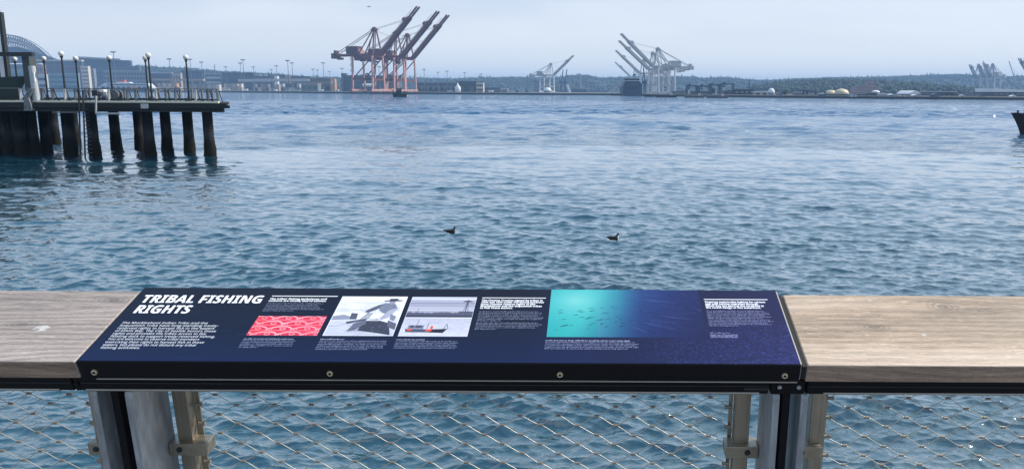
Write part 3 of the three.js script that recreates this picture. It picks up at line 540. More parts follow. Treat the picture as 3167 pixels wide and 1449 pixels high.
// rail mounted yard gantries
function gantry(label, u0, u1, v0, depth, m) {
  const a = measure(u0, v0, depth), b = measure(u1, v0, depth), w = b.x - a.x, h = a.y - GROUND, t = thing('yard_gantry', label, 'gantry crane', undefined, V(a.x, GROUND, -depth));
  for (const z of [-6, 6]) { for (const x of [0, w]) G().bar(V(x, 0, z), V(x, h, z), 1.2, 1.4).mesh('leg', m, t); G().beam(V(-1, h, z * .5), V(w + 1, h, z * .5), 1.1, 1.6).mesh('girder', m, t); }
  for (const x of [0, w]) G().beam(V(x, 1.2, -8), V(x, 1.2, 8), 1.2, 1.6).mesh('sill_beam', m, t);
  G().box(w * .12, w * .12 + 3.4, h - 1, h + 2.2, -3, 3).mesh('trolley', m, t); G().box(w * .15, w * .15 + 2, h - 4.4, h - 1.2, -1.4, 1.4).mesh('cab', m, t);
}
gantry('dark yard gantry, leftmost of four right of the white cranes', 1727.5, 1752, 215.5, 1020, M.craneNavy);
gantry('wide dark yard gantry, second of four right of the white cranes', 1758, 1789, 216.5, 1010, M.craneNavy);
gantry('grey green yard gantry, third of four right of the white cranes', 1784, 1808, 212.5, 1060, mat(.05, .075, .08));
gantry('grey green yard gantry with the highest beam, rightmost of four', 1814, 1844, 211, 1060, mat(.05, .075, .08));

// ------------------------------------------------------------------ stadium
{
  const d = 2150, t = thing('stadium', 'stadium with a white trussed arch over a dark blue roof at the left edge', 'stadium');
  const arch = (f, drop) => { const u = lerp(-130, 123, f), k = 2 * f - 1, p = measure(u, lerp(86, 147, Math.pow(Math.abs(k), 2.2)) + drop * (1 - Math.pow(Math.abs(k), 3)), d); return p; };
  const n = 44, top = G(), low = G(), web = G();
  for (let i = 0; i < n; i++) {
    const a = arch(i / n, 0), b = arch((i + 1) / n, 0), c = arch(i / n, 26), e = arch((i + 1) / n, 26);
    top.bar(a, b, 2.2); low.bar(c, e, 2.2); web.bar(a, e, 1.3); web.bar(c, b, 1.3); web.bar(b, e, 1.3);
    const a2 = V(a.x, a.y, a.z - 14), b2 = V(b.x, b.y, b.z - 14); top.bar(a2, b2, 1.2); if (i % 2) web.bar(a, a2, .6);
  }
  top.mesh('upper_chord', M.slate, t); low.mesh('lower_chord', M.grey, t); web.mesh('truss_web', M.grey, t);
  const pts = []; for (let i = 0; i <= 30; i++) { const p = arch(i / 30, 29); pts.push([p.x, p.y]); }
  const e = measure(124, 158, d), e0 = measure(-130, 158, d); pts.push([e.x, e.y], [e0.x, e0.y]);
  G().prism(pts, -d - 30, -d - 16).mesh('roof', mat(.045, .07, .115, .6), t);
  const s0 = measure(-130, 160, d + 4), s1 = measure(124, 160, d + 4); G().box(s0.x, s1.x, GROUND, s0.y, -d - 34, -d - 17).mesh('bowl', M.slate, t);
  const w = []; for (let i = 0; i <= 12; i++) { const f = i / 12, p = measure(lerp(-40, 48, f), lerp(128.5, 136, f * f), d - 20); w.push([p.x, p.y]); } const w1 = measure(48, 138, d - 20), w0 = measure(-40, 138, d - 20); w.push([w1.x, w1.y], [w0.x, w0.y]);
  G().prism(w, -d, -d + 20).mesh('canopy', M.white, t);
}

// ------------------------------------------------------------------ vessels
function hullGeo(len, beam, h, o = {}) {                      // bow at x = 0, stern at x = len; flared sections
  const n = 22, m = 7, pos = [], idx = [], rake = o.rake ?? .5, sheer = o.sheer ?? .3;
  for (const s of [1, -1]) for (let i = 0; i <= n; i++) for (let j = 0; j <= m; j++) {
    const f = i / n, v = j / m, full = Math.pow(clamp(f / (o.entry ?? .4)), .6) * (f > .85 ? 1 - (f - .85) * .9 : 1), flare = (1 - v) * .28 + v;
    const deck = h + sheer * Math.pow(1 - f, 2) * h, y = -.6 + (deck + .6) * v, x = f * len - rake * Math.pow(v, o.curve ?? 2) * Math.pow(1 - f, 4);
    pos.push(x, y, s * beam / 2 * full * lerp(.7, 1, Math.pow(v, .6)) * lerp(flare, 1, clamp(f * 2.5)));
  }
  const C = m + 1, S = (n + 1) * C;
  for (let s = 0; s < 2; s++) for (let i = 0; i < n; i++) for (let j = 0; j < m; j++) { const a = s * S + i * C + j, q = [a, a + 1, a + C, a + 1, a + C + 1, a + C]; idx.push(...(s ? q.reverse() : q)); }
  for (let i = 0; i < n; i++) { const a = i * C + m, b = a + C; idx.push(a, S + a, b, b, S + a, S + b); }
  for (let j = 0; j < m; j++) { const a = n * C + j, b = S + a; idx.push(a, a + 1, b, a + 1, b + 1, b); }
  const g = new THREE.BufferGeometry(); g.setAttribute('position', new THREE.Float32BufferAttribute(pos, 3)); g.setAttribute('uv', new THREE.Float32BufferAttribute(new Float32Array(pos.length / 3 * 2), 2)); g.setIndex(idx); const q = g.toNonIndexed(); q.computeVertexNormals(); return q;
}
{ // ferry at its dock
  const a = measure(241, 228, 1500), b = measure(393, 228, 1500), w = b.x - a.x, t = thing('ferry', 'white passenger ferry with a red funnel docked behind the pier railing', 'ferry', undefined, V(a.x, 0, -1500)), k = 1500 / SF;
  G().add(hullGeo(w, 24, 6.5, { entry: .2, rake: 6, sheer: .1 })).mesh('hull', mat(.06, .10, .10), t);
  G().prism([[w * .06, 6], [w * .95, 6], [w * .93, 11], [w * .10, 11]], -10, 10).mesh('car_deck', M.lightGrey, t);
  G().prism([[w * .12, 11], [w * .93, 11], [w * .88, 16], [w * .20, 16.4]], -9, 9).mesh('cabin', mat(.58, .60, .62), t);
  for (let i = 0; i < 16; i++) { const x = w * (.24 + i * .04); G().box(x, x + w * .03, 12, 14.4, 8.8, 9.2).mesh('window', M.glassDark, t); }
  for (let i = 0; i < 9; i++) { const x = w * (.14 + i * .085); G().box(x, x + w * .055, 6.8, 9.6, 9.8, 10.2).mesh('opening', M.slate, t); }
  G().prism([[w * .38, 16], [w * .60, 16], [w * .58, 17.6], [w * .36, 17.6]], -5, 5).mesh('bridge_deck', M.white, t);
  G().prism([[w * .42, 17.5], [w * .50, 17.5], [w * .49, 21], [w * .41, 20]], -3, 3).mesh('funnel', M.red, t);
  G().bar(V(w * .485, 17, 0), V(w * .51, 25, 0), .5).mesh('mast', M.orange, t);
  for (const f of [.66, .70]) G().rbox(w * f, w * f + 5, 4, 9, 10.3, 12, .4).mesh('rescue_boat', M.orange, t);
}
{ // container ship, seen from astern
  const z = 1010, a = measure(1590, 236, z), k = z / SF, X = u => (u - 1590) * k, Y = v => measure(1590, v, z).y, t = thing('cargo_ship', 'dark blue cargo ship seen from astern beside the white cranes', 'ship', undefined, V(a.x, 0, -z));
  const P = [[-24, 218], [-17, 204], [18, 204], [24, 211], [25, 242], [-22, 242]].map(([u, v]) => [u * k, Math.max(-1, Y(v))]);
  G().prism(P, -160, 0).mesh('hull', M.shipBlue, t);
  G().box(-17.5 * k, 18 * k, Y(203.6), Y(201.3), -150, .4).mesh('rail_band', M.lightGrey, t);
  G().box(-17.5 * k, 18 * k, Y(201), Y(197.5), -60, -1).mesh('deckhouse', M.blackMatte, t);
  G().box(-14 * k, 14 * k, Y(213), Y(211.6), -.5, .3).mesh('stern_ledge', M.slate, t);
  for (const s of [-8, 0, 8]) G().box((s - 2) * k, (s + 2) * k, Y(224), Y(219), -.5, .15).mesh('fairlead', M.blackMatte, t);
  G().box(3 * k, 11 * k, Y(197.5), Y(188), -50, -36).mesh('funnel', M.lightGrey, t); G().box(5 * k, 12 * k, Y(188), Y(184), -48, -38).mesh('radar_house', M.shipBlue, t);
}
{ const z = 670, a = measure(988, 240, z), k = z / SF, t = thing('tugboat', 'small black tugboat below the red cranes', 'boat', undefined, V(a.x, 0, -z));
  G().add(hullGeo(35 * k, 5.2, 2.6, { entry: .25, rake: .8, sheer: .35 })).mesh('hull', M.tugBlack, t);
  G().rbox(8 * k, 22 * k, 2.4, 4.8, -1.8, 1.8, .2).mesh('deckhouse', M.tugBlack, t); const wh = G().rbox(9 * k, 18 * k, 4.8, 7.0, -1.4, 1.4, .2).mesh('wheelhouse', mat(.03, .03, .035), t);
  for (let i = 0; i < 3; i++) G().box((10 + i * 2.6) * k, (11.8 + i * 2.6) * k, 5.5, 6.4, 1.38, 1.46).mesh('window', M.glassBlue, wh);
  G().cyl(V(20 * k, 4.8, 0), V(20 * k, 7.6, 0), .5).mesh('funnel', M.tugBlack, t); G().cyl(V(14 * k, 7, 0), V(14 * k, 9.6, 0), .09).mesh('mast', M.tugBlack, t); G().box(34 * k, 35.4 * k, .6, 1.3, -2, 2).mesh('stern_fender', M.lightGrey, t);
}
function barge(label, u0, u1, v, vt, z, m) { const a = onWater(u0, v), b = onWater(u1, v), h = (v - vt) * -a.z / SF, w = b.x - a.x, t = thing('barge', label, 'barge', undefined, V(a.x, 0, a.z + z));
  G().prism([[0, 1], [1.5, -.6], [w - 1.5, -.6], [w, 1], [w, h], [0, h]], -9, 0).mesh('hull', m, t); G().box(.6, w - .6, h, h + .35, -8.6, -.4).mesh('deck_coaming', M.grey, t); G().rbox(w * .7, w * .8, h, h + 2.2, -6, -3, .2).mesh('deckhouse', M.lightGrey, t); }
barge('low black barge moored right beside the cargo ship', 1620, 1646, 243.2, 238, 3, M.blackMatte);
barge('longer low black barge below the white cranes', 1648, 1699, 244.2, 239.5, 3, M.blackMatte);
barge('dark green barge below the yard gantries', 1722, 1768, 245.4, 241, 3, mat(.05, .06, .045));
barge('plum coloured barge below the container stacks', 1778, 1826, 246.2, 242, 3, mat(.06, .045, .06));
{ // bow of a vessel entering at the right edge
  const p = onWater(2569, 341), t = thing('tall_bow', 'dark purple ship bow cut off by the right edge', 'ship', undefined, V(p.x, 0, p.z), .16);
  G().add(hullGeo(24, 6, 2.0, { entry: .42, rake: 1.75, sheer: .45, curve: 1.6 })).mesh('hull', M.hullPurple, t);
  G().beam(V(-1.3, 2.85, 0), V(2.4, 2.55, 1.35), .12, .16).mesh('rubbing_strake', M.steelDark, t);
  G().rbox(.3, 1.4, 2.7, 3.25, -.35, .35, .05).mesh('windlass', M.steelDark, t);
  for (let i = 0; i < 6; i++) G().cyl(V(.2 + i * 1.2, 2.5, 1 + i * .22), V(.2 + i * 1.2, 3.4, 1 + i * .22), .05).mesh('stanchion', M.steelDark, t);
  G().cyl(V(-.9, 2.75, .2), V(-.9, 3.2, .2), .12).mesh('bollard', M.steelDark, t); G().rbox(5, 12, 2.2, 4.6, -2, 2, .2).mesh('deckhouse', M.steelDark, t);
}
// trees on the right shore that can be told apart
{
  const proto = (seed, conifer) => { const R = rng(seed), t = new THREE.Group(), g = G();
    G().cyl(V(0, 0, 0), V(0, conifer ? .9 : .5, 0), .03, .012, 7).mesh('trunk', M.brown, t);
    for (let i = 0; i < 150; i++) { const f = R(), a = R() * 6.283, r = conifer ? .26 * (1 - f) * Math.sqrt(R()) + .01 : .34 * Math.sqrt(R()) * Math.sin(Math.PI * (.15 + .8 * f)), y = conifer ? .12 + .88 * f : .3 + .7 * f, s = .05 + .05 * R();
      g.add(new THREE.TetrahedronGeometry(s).rotateX(R() * 6).rotateY(R() * 6).translate(Math.cos(a) * r, y, Math.sin(a) * r)); }
    g.mesh('crown', M.green, t); return t; };
  const kinds = [proto(1, false), proto(2, false), proto(3, true)];
  [[1975, 240, 229, 820, 1, 'round tree at the waterline right of the white dome'], [1968, 240, 231, 830, 0, 'lower bushy tree beside the white dome'], [2022, 240, 226, 835, 2, 'dark conifer left of the golden domes, first of three'], [2031, 240, 227, 835, 2, 'dark conifer left of the golden domes, second of three'], [2052, 240, 228, 830, 2, 'dark conifer left of the golden domes, third of three'], [2066, 240, 230, 810, 0, 'broad dark tree against the lower golden dome'], [2076, 240, 231.5, 805, 1, 'dark bushy tree right of the broad tree before the lower dome'], [2248, 242, 230, 840, 2, 'single conifer right of the white roofed boat hall'], [2458, 242, 222, 900, 2, 'tall conifer left of the big white roofed warehouse'], [2466, 242, 226, 900, 0, 'round dark tree beside the tall conifer at the big warehouse'], [1795, 240, 222, 960, 1, 'dark round tree among the yard gantries'], [1640 + 445, 240, 229, 870, 0, 'tree between the golden domes and the slope'], [1240, 232, 222, 1480, 0, 'bushy tree behind the low dark quay shed'], [1300, 233, 226, 1380, 1, 'green bush left of the white crane on the quay'], [1325, 234, 226.5, 1370, 0, 'wide green bush next to the white crane legs'], [804, 226, 206, 1640, 1, 'tree beside the brown warehouse left of the red cranes']].forEach(([u, v, vt, d, k, label]) => {
    const p = measure(u, vt, d), o = kinds[k].clone(); o.name = numbered(k === 2 ? 'conifer_tree' : 'broadleaf_tree'); o.position.set(p.x, 1.6, p.z); const h = p.y - 1.6; o.scale.set(h * (k === 2 ? 1 : 1.2), h, h * 1.1); o.rotation.y = u; scene.add(o); tag(o, label, 'tree'); });
}

// yard trailers and huts: each stands by itself near something that can be found
{
  const trailers = [[480, 'white', M.white, 'right of the outermost pier lamp'], [503, 'tan', M.tan, 'below the dark works building'], [532, 'grey', M.grey, 'below the banded factory'], [571, 'cream', M.cream, 'at the left end of the cream container row'], [618, 'white', M.white, 'left of the first column of the pale elevated road'], [664, 'slate', M.slate, 'below the low dark works'], [692, 'white', M.white, 'below the slim white tower'], [721, 'tan', M.tan, 'below the beige block'], [747, 'pale grey', M.lightGrey, 'left of the pink roofed shed'], [806, 'white', M.white, 'right of the pink roofed shed'], [848, 'cream', M.cream, 'right of the orange containers'], [1058, 'slate', M.slate, 'right of the red crane legs'], [1092, 'dark blue', M.darkBlue, 'below the middle of the grey warehouse'], [1131, 'pale grey', M.lightGrey, 'left of the bottle shaped tank'], [1207, 'grey', M.grey, 'below the cream annex'], [1234, 'white', M.white, 'in front of the low dark quay shed'], [1285, 'pale grey', M.lightGrey, 'right of the white roofed quay shed']];
  trailers.forEach(([u, c, m, where], i) => {
    const R = rng(300 + i), d = (u < 900 ? 1520 - 120 * sstep(470, 830, u) : 1300) + 20 * R(), p = foot(u, 230, d), w = 5 + 4 * R(), h = 2.2 + 1.2 * R(), t = thing('yard_trailer', `small ${c} yard trailer ${where}`, 'trailer', 'yard trailers on the quay', p, (R() - .5) * .5);
    G().rbox(-w / 2, w / 2, 1, h + 1, -1.4, 1.4, .15).mesh('box', m, t); G().box(-w / 2 + .3, w / 2 - .2, .7, 1, -1.2, 1.2).mesh('chassis', M.slate, t); for (const s of [-.34, .34]) G().cyl(V(s * w, .5, -1.3), V(s * w, .5, 1.35), .5, .5, 10).mesh('wheel', M.rubber, t);
  });
  const huts = [[1962, 'grey', M.grey, 'below the round tree right of the white dome'], [2068, 'slate', M.slate, 'below the broad tree by the golden domes'], [2146, 'pale', M.lightGrey, 'right of the larger golden dome'], [2242, 'grey', M.grey, 'right of the white roofed boat hall'], [2268, 'cream', M.cream, 'between the single conifer and the arched hall'], [2300, 'white roofed', M.grey, 'in front of the arched hall'], [2352, 'slate', M.slate, 'below the pale roofed store'], [2420, 'pale', M.lightGrey, 'below the left end of the grey store row'], [2468, 'tan', M.tan, 'below the tall conifer by the big warehouse'], [2548, 'white', M.white, 'in front of the big white roofed warehouse']];
  huts.forEach(([u, c, m, where], i) => {
    const R = rng(500 + i), d = 745 + 20 * R() - 55 * sstep(1960, 2560, u), p = foot(u, 240, d); p.y = 1.6;
    const t = thing('shore_hut', `small ${c} hut ${where}`, 'hut', 'small huts on the right shore', p, (R() - .5) * .6), w = 4 + 3 * R(), h = 1.5 + 1.1 * R();
    G().box(-w / 2, w / 2, 0, h, -2, 2).mesh('wall', m, t); G().prism([[-w / 2 - .3, h], [w / 2 + .3, h], [0, h + 1.0]], -2.2, 2.2).mesh('roof', i % 2 ? M.white : M.slate, t); G().box(-.6, .6, 0, h * .75, 1.98, 2.05).mesh('door', M.slate, t);
  });
}

// ------------------------------------------------------------------ the old pier on the left
const PZ = { u: z => z * .34495, v: z => z * .34495 };          // detail survey of the pier (1698 px wide sheet) to the main grid
const pU = z => z * .34495;
{
  const pierFront = -onWater(pU(1520), pU(1140)).z - .75, backZ = -onWater(pU(835), pU(1090)).z + .9;
  const deckY = measure(pU(1400), pU(751), pierFront).y, endX = measure(pU(1673), pU(765), pierFront).x, capEnd = measure(pU(1615), pU(800), pierFront).x, leftX = -92;
  const at = (zx, zy, d = pierFront) => measure(pU(zx), pU(zy), d);
  const beamTop = at(1000, 766).y, beamBot = at(1000, 815).y, fasMid = at(1000, 786).y;
  const pier = thing('old_pier', 'old dark pier on thick round piles at the left', 'pier');
  // deck boards: long planks
  const planks = 30, w = (backZ - pierFront) / planks;
  for (let i = 0; i < planks; i++) { const z0 = pierFront + i * w; G().box(leftX, endX * (z0 + w) / pierFront - .05 - (i ? .25 * hash2(i, 3) : .1), deckY - .16, deckY - .004 * hash2(i, 9), -z0 - w + .015, -z0).mesh('plank', M.timberDark, pier); }
  G().box(leftX, endX, fasMid, deckY - .16, -pierFront, -pierFront + .14).mesh('fascia_board', M.timberDark, pier);
  G().box(leftX, capEnd, beamBot, fasMid - .01, -pierFront - .42, -pierFront - .02).mesh('cap_beam', M.timberDark, pier);
  G().box(leftX, capEnd * backZ / pierFront - .6, beamBot, fasMid - .01, -backZ + .1, -backZ + .5).mesh('cap_beam', M.timberDark, pier);
  for (let i = 0; i < 9; i++) { const x = capEnd - .5 - i * 4.2; G().beam(V(x, (beamBot + fasMid) / 2 - .01, -pierFront - .42), V(x * backZ / pierFront - .6, (beamBot + fasMid) / 2 - .01, -backZ + .5), .6, fasMid - beamBot - .02).mesh('cross_beam', M.timberDark, pier); }
  G().beam(V(endX - .3, (fasMid + deckY - .17) / 2, -pierFront), V(endX * backZ / pierFront - .5, (fasMid + deckY - .17) / 2, -backZ), .2, deckY - .17 - fasMid).mesh('end_board', M.timberDark, pier);
  // pale sunlit kerb along the edge, in lengths
  { let x = leftX; const R = rng(4), e = at(1590, 752).x; while (x < e) { const L = Math.min(4.6, e - x); G().box(x, x + L - .05, deckY + .001, deckY + .15, -pierFront - .28, -pierFront - .02).mesh('kerb', M.concreteLight, pier); x += L; } }
  for (const zx of [420, 500, 600, 700, 870, 1130, 1200, 1350, 1470, 1540]) { const p = at(zx, 745); G().cyl(V(p.x, deckY + .15, -pierFront - .14), V(p.x, deckY + .32, -pierFront - .14), .1, .13, 8).mesh('cleat', M.steelDark, pier); }
  // plates and pipes on the fascia
  { const a = at(1030, 756), b = at(1086, 790); G().box(a.x, b.x, b.y, a.y, -pierFront + .15, -pierFront + .20).mesh('square_plate', M.lightGrey, pier); }
  { const a = at(712, 700), b = at(712, 826), c = at(885, 826); const g = G(); g.cyl(V(a.x, a.y, a.z + .3), V(b.x, b.y, b.z + .3), .07, .07, 8); g.cyl(V(b.x, b.y, b.z + .3), V(c.x, b.y, c.z + .3), .07, .07, 8); g.mesh('drain_pipe', M.lightGrey, pier); }
  { const a = at(390, 818), b = at(590, 818); G().cyl(V(a.x, a.y, a.z + .2), V(b.x, b.y, b.z + .2), .05, .05, 8).mesh('conduit', M.steelGrey, pier); }
  // piles: tapered, rough, with a pale worn band and dark growth at the waterline
  const pileTop = beamBot + .02;
  function pile(x, z, seed, r = .40) {
    const nR = 20, nH = 26, pos = [], col = [], idx = [];
    for (let j = 0; j <= nH; j++) for (let i = 0; i < nR; i++) {
      const y = lerp(-1.2, pileTop, j / nH), a = i / nR * 6.2832, wet = sstep(1.5, .5, y), n = fbm(Math.cos(a) * 3 + seed, y * 3 + Math.sin(a) * 3, 3, 7) - .5, rr = r * (1 - .03 * y / pileTop) + wet * (.06 + .16 * n) + .02 * n;
      pos.push(x + Math.cos(a) * rr, y, z + Math.sin(a) * rr);
      const m = fbm(a * 2 + seed * 3, y * 1.2, 4, 31), band = Math.exp(-Math.pow((y - 1.75 - (m - .5) * .9) / .45, 2)) * (.4 + m), c = lerp(.004, .010, m) + .028 * band, br = wet * (.4 + .6 * m);
      col.push(c + .006 * br, c * 1.02 + .003 * br, c * 1.08 * (1 - .4 * wet));
    }
    for (let j = 0; j < nH; j++) for (let i = 0; i < nR; i++) { const a = j * nR + i, b = j * nR + (i + 1) % nR; idx.push(a, a + nR, b, b, a + nR, b + nR); }
    const g = new THREE.BufferGeometry(); g.setAttribute('position', new THREE.Float32BufferAttribute(pos, 3)); g.setAttribute('color', new THREE.Float32BufferAttribute(col, 3)); g.setIndex(idx); g.computeVertexNormals();
    const m = new THREE.Mesh(g, pileMat); m.name = 'pile'; m.castShadow = m.receiveShadow = true; pier.add(m);
  }
  const pileMat = new THREE.MeshPhysicalMaterial({ vertexColors: true, roughness: .9, specularIntensity: .3 });
  [[45, 1126, .40], [140, 1127, .42], [243, 1122, .35], [325, 1112, .38], [497, 1122, .48], [675, 1138, .40], [1083, 1138, .40], [1520, 1140, .40], [1210, 1115, .41], [1372, 1115, .41], [835, 1090, .42], [1010, 1088, .40], [535, 1055, .42], [392, 1042, .40], [195, 1092, .42], [90, 1082, .45], [20, 1065, .45], [-60, 1126, .46], [-160, 1124, .46], [-240, 1090, .46]].forEach(([zx, zy, r], i) => { const p = onWater(pU(zx), pU(zy)); pile(p.x, p.z - r * .6, i * 3.7, r); });
  // ladder down to the water
  { const t = thing('pier_ladder', 'dark steel ladder hanging from the pier edge into the water', 'ladder'); const a0 = at(588, 655), a1 = at(610, 1138), b0 = at(618, 655), b1 = at(630, 1138), z = -pierFront + .32;
    G().bar(V(a0.x, a0.y, z), V(a1.x - .15, -.6, z), .09, .09).mesh('rail', M.steelDark, t); G().bar(V(b0.x, b0.y, z), V(b1.x, -.6, z), .09, .09).mesh('rail', M.steelDark, t);
    for (let i = 0; i < 15; i++) { const y = deckY - .5 - i * .31; if (y > -.3) G().box(a0.x + .15 * (1 - y / 5), b0.x + .25, y - .03, y + .03, z - .03, z + .03).mesh('rung', M.steelDark, t); } }
  // railings
  function railing(label, pts, posts, o = {}) {
    const t = thing('pier_railing', label, 'railing'), H = o.h ?? 1.08;
    for (let i = 0; i < pts.length - 1; i++) { const a = pts[i], b = pts[i + 1]; G().beam(V(a.x, deckY + H, a.z), V(b.x, deckY + H, b.z), .07, .07).mesh('top_rail', M.steelGrey, t); G().beam(V(a.x, deckY + .24, a.z), V(b.x, deckY + .24, b.z), .06, .09).mesh('bottom_rail', M.steelDark, t); }
    for (const p of posts) { const g = G(); g.box(p.x - .05, p.x + .05, deckY, deckY + H - .036, p.z - .10, p.z + .10); g.mesh('post', p.pale ? M.lightGrey : M.steelGrey, t); if (!o.plain) G().bar(V(p.x + .28, deckY + .05, p.z - .15), V(p.x + .12, deckY + H - .08, p.z - .02), .06, .03).mesh('stay', M.steelDark, t); }
  }
  const fz = -pierFront - .55, P = z => V(at(z, 700, pierFront + .55).x, 0, fz);
  railing('grey front railing with slanted stays along the pier edge', [P(-80), P(1588)], [145, 305, 380, 470, 545, 620, 790, 925, 985, 1135, 1205, 1275, 1425, 1515, 1583].map((z, i) => Object.assign(P(z), { pale: i % 3 === 0 })));
  const bz = -backZ + .6, Q = z => V(at(z, 690, backZ - .6).x, 0, bz);
  railing('darker rear railing seen behind the pier lamps', [Q(-60), Q(1400)], [40, 130, 220, 300, 390, 480, 570, 650, 740, 820, 905, 990, 1065, 1150, 1230, 1310, 1395].map(Q), { plain: true });
  { const a = P(1588), b = Q(1400); const n = 4, posts = []; for (let i = 1; i <= n; i++) posts.push(V(lerp(a.x, b.x, i / (n + 1)), 0, lerp(a.z, b.z, i / (n + 1)))); railing('short end railing closing the outer end of the pier', [a, b], posts, { plain: true }); }
  // globe lamps
  const lampGroup = 'globe lamps on the pier';
  const lampProto = (() => { const t = new THREE.Group(); G().cyl(V(0, 0, 0), V(0, .5, 0), .17, .12, 12).cyl(V(0, .5, 0), V(0, 3.42, 0), .085, .065, 12).mesh('pole', M.steelDark, t); G().cyl(V(0, 3.42, 0), V(0, 3.62, 0), .07, .13, 12).mesh('collar', M.steelDark, t); G().ball(0, 3.82, 0, .22, 1, 24).mesh('globe', M.globe, t); G().box(-.2, .2, 0, .06, -.2, .2).mesh('base_plate', M.steelDark, t); return t; })();
  [[440, 390, pierFront + .9, 'tall front globe lamp nearest the left, by the pier edge'], [1075, 402, pierFront + .8, 'tall front globe lamp above the square grey plate'], [1350, 417, pierFront + 2.6, 'globe lamp at the outer end of the pier'], [545, 425, backZ - .8, 'rear globe lamp just right of the nearest front lamp'], [790, 421, backZ - .6, 'rear globe lamp above the grey octagonal reel'], [1053, 421, backZ + .2, 'rear globe lamp close behind the lamp with the square plate'], [312, 426, backZ + .6, 'rear globe lamp right of the dark gantry column'], [101, 431, backZ + .8, 'rear globe lamp left of the dark gantry column']].forEach(([zx, zy, d, label]) => {
    const p = measure(pU(zx), pU(zy), d), k = (p.y - deckY) / 3.82, o = lampProto.clone(); o.name = numbered('pier_lamp'); o.position.set(p.x, deckY, p.z); o.scale.set(.95, k, .95); scene.add(o);
    const gl = o.children.find(c => c.name === 'globe'); gl.scale.y = .95 / k; gl.position.y = 3.82 - 3.82 * .95 / k; tag(o, label, 'lamp post', lampGroup);
  });
  // things on the deck
  { const p = at(840, 690, pierFront + 1.2), r = .40, t = thing('hose_reel', 'grey octagonal reel standing on the pier deck', 'reel', undefined, V(p.x, Math.max(deckY + r + .05, p.y), p.z));
    G().add(new THREE.CylinderGeometry(r, r, .14, 8).rotateX(Math.PI / 2).rotateZ(Math.PI / 8).translate(0, 0, .25)).mesh('flange', M.steelGrey, t); G().add(new THREE.CylinderGeometry(r, r, .14, 8).rotateX(Math.PI / 2).rotateZ(Math.PI / 8).translate(0, 0, -.3)).mesh('flange', M.steelGrey, t);
    G().cyl(V(0, 0, -.24), V(0, 0, .18), .25, .25, 16).mesh('drum', M.steelDark, t); G().box(-.35, .35, Math.min(deckY - Math.max(deckY + r + .05, p.y), -r), -r + .12, -.2, .2).mesh('stand', M.steelDark, t); }
  { const a = at(676, 652, pierFront + .9), b = at(726, 700, pierFront + .9), t = thing('control_box', 'dark grey control box beside the drain pipe on the pier', 'box', undefined, V((a.x + b.x) / 2, deckY, a.z)), h = a.y - deckY, w = (b.x - a.x) / 2; G().rbox(-w, w, h * .45, h, -.3, .3, .04).mesh('cabinet', M.steelGrey, t); for (const s of [-.6, .6]) G().box(w * s - .05, w * s + .05, 0, h * .45, -.05, .05).mesh('leg', M.steelDark, t); G().box(-w * .8, w * .8, h * .55, h * .9, .3, .32).mesh('door', M.steelDark, t); }
  { const a = at(733, 652, pierFront + .9), b = at(772, 700, pierFront + .9), t = thing('winch_frame', 'white winch frame between the control box and the octagonal reel', 'winch', undefined, V((a.x + b.x) / 2, deckY, a.z)), h = a.y - deckY, w = (b.x - a.x) / 2; G().rbox(-w, w, h * .8, h, -.3, .3, .04).mesh('cover', M.white, t); for (const s of [-1, 1]) G().bar(V(s * w, 0, 0), V(s * w * .7, h * .8, 0), .1, .1).mesh('leg', M.lightGrey, t); G().cyl(V(-w * .6, h * .45, 0), V(w * .6, h * .45, 0), .22, .22, 12).mesh('drum', M.steelGrey, t); }
  { // gantry with its white pile and concrete base
    const z = pierFront + .7, a = at(8, 400, z), b = at(232, 400, z), y0 = at(0, 409, z).y, t = thing('gangway_gantry', 'dark gantry with a heavy column on the pier at the far left', 'gantry');
    G().box(a.x - 6, b.x, y0, a.y + .22, a.z - .25, a.z + .1).mesh('beam', M.steelDark, t);
    const c0 = at(163, 405, z + .4), c1 = at(232, 560, z + .4); G().box(c0.x, c1.x, deckY + .9, y0 - .01, c0.z - .6, c0.z + .2).mesh('column', mat(.05, .065, .07, .7), t);
    const q0 = at(216, 480, z - .5), q1 = at(236, 700, z - .5); G().cyl(V(q0.x + .2, q1.y - .4, q0.z), V(q0.x + .1, q0.y, q0.z), .27, .24, 14).mesh('guide_pile', M.lightGrey, t);
    const s0 = at(226, 527, z - .7), s1 = at(250, 596, z - .7); G().box(s0.x, s1.x, s1.y, s0.y, s0.z - .1, s0.z).mesh('notice', M.white, t);
    const d0 = at(180, 735), d1 = at(250, 806); G().prism([[d0.x, d1.y], [d1.x, d1.y], [d1.x - .2, d0.y + .25], [d0.x + .9, d0.y + .95], [d0.x + .5, d0.y + .95], [d0.x + .1, d0.y + .25]], -pierFront - .5, -pierFront + .3).mesh('pedestal', M.concreteGrey, t);
  }
  { const a = at(112, 655, pierFront + .8), L = 9, t = thing('skiff', 'dark green boat hull resting on the pier at the left edge', 'boat', undefined, V(a.x, deckY + .12, a.z - .4), Math.PI); const g = hullGeo(L, 1.9, .95, { entry: .35, rake: .9, sheer: .4 }); g.translate(0, .6, 0); G().add(g).mesh('hull', mat(.025, .045, .04, .5), t); G().box(.4, L - .3, 1.42, 1.5, .72, .85).mesh('gunwale', M.steelGrey, t); G().box(1.2, 1.6, -.12, .2, -.5, .5).box(6, 6.4, -.12, .2, -.5, .5).mesh('chock', M.timberDark, t); }
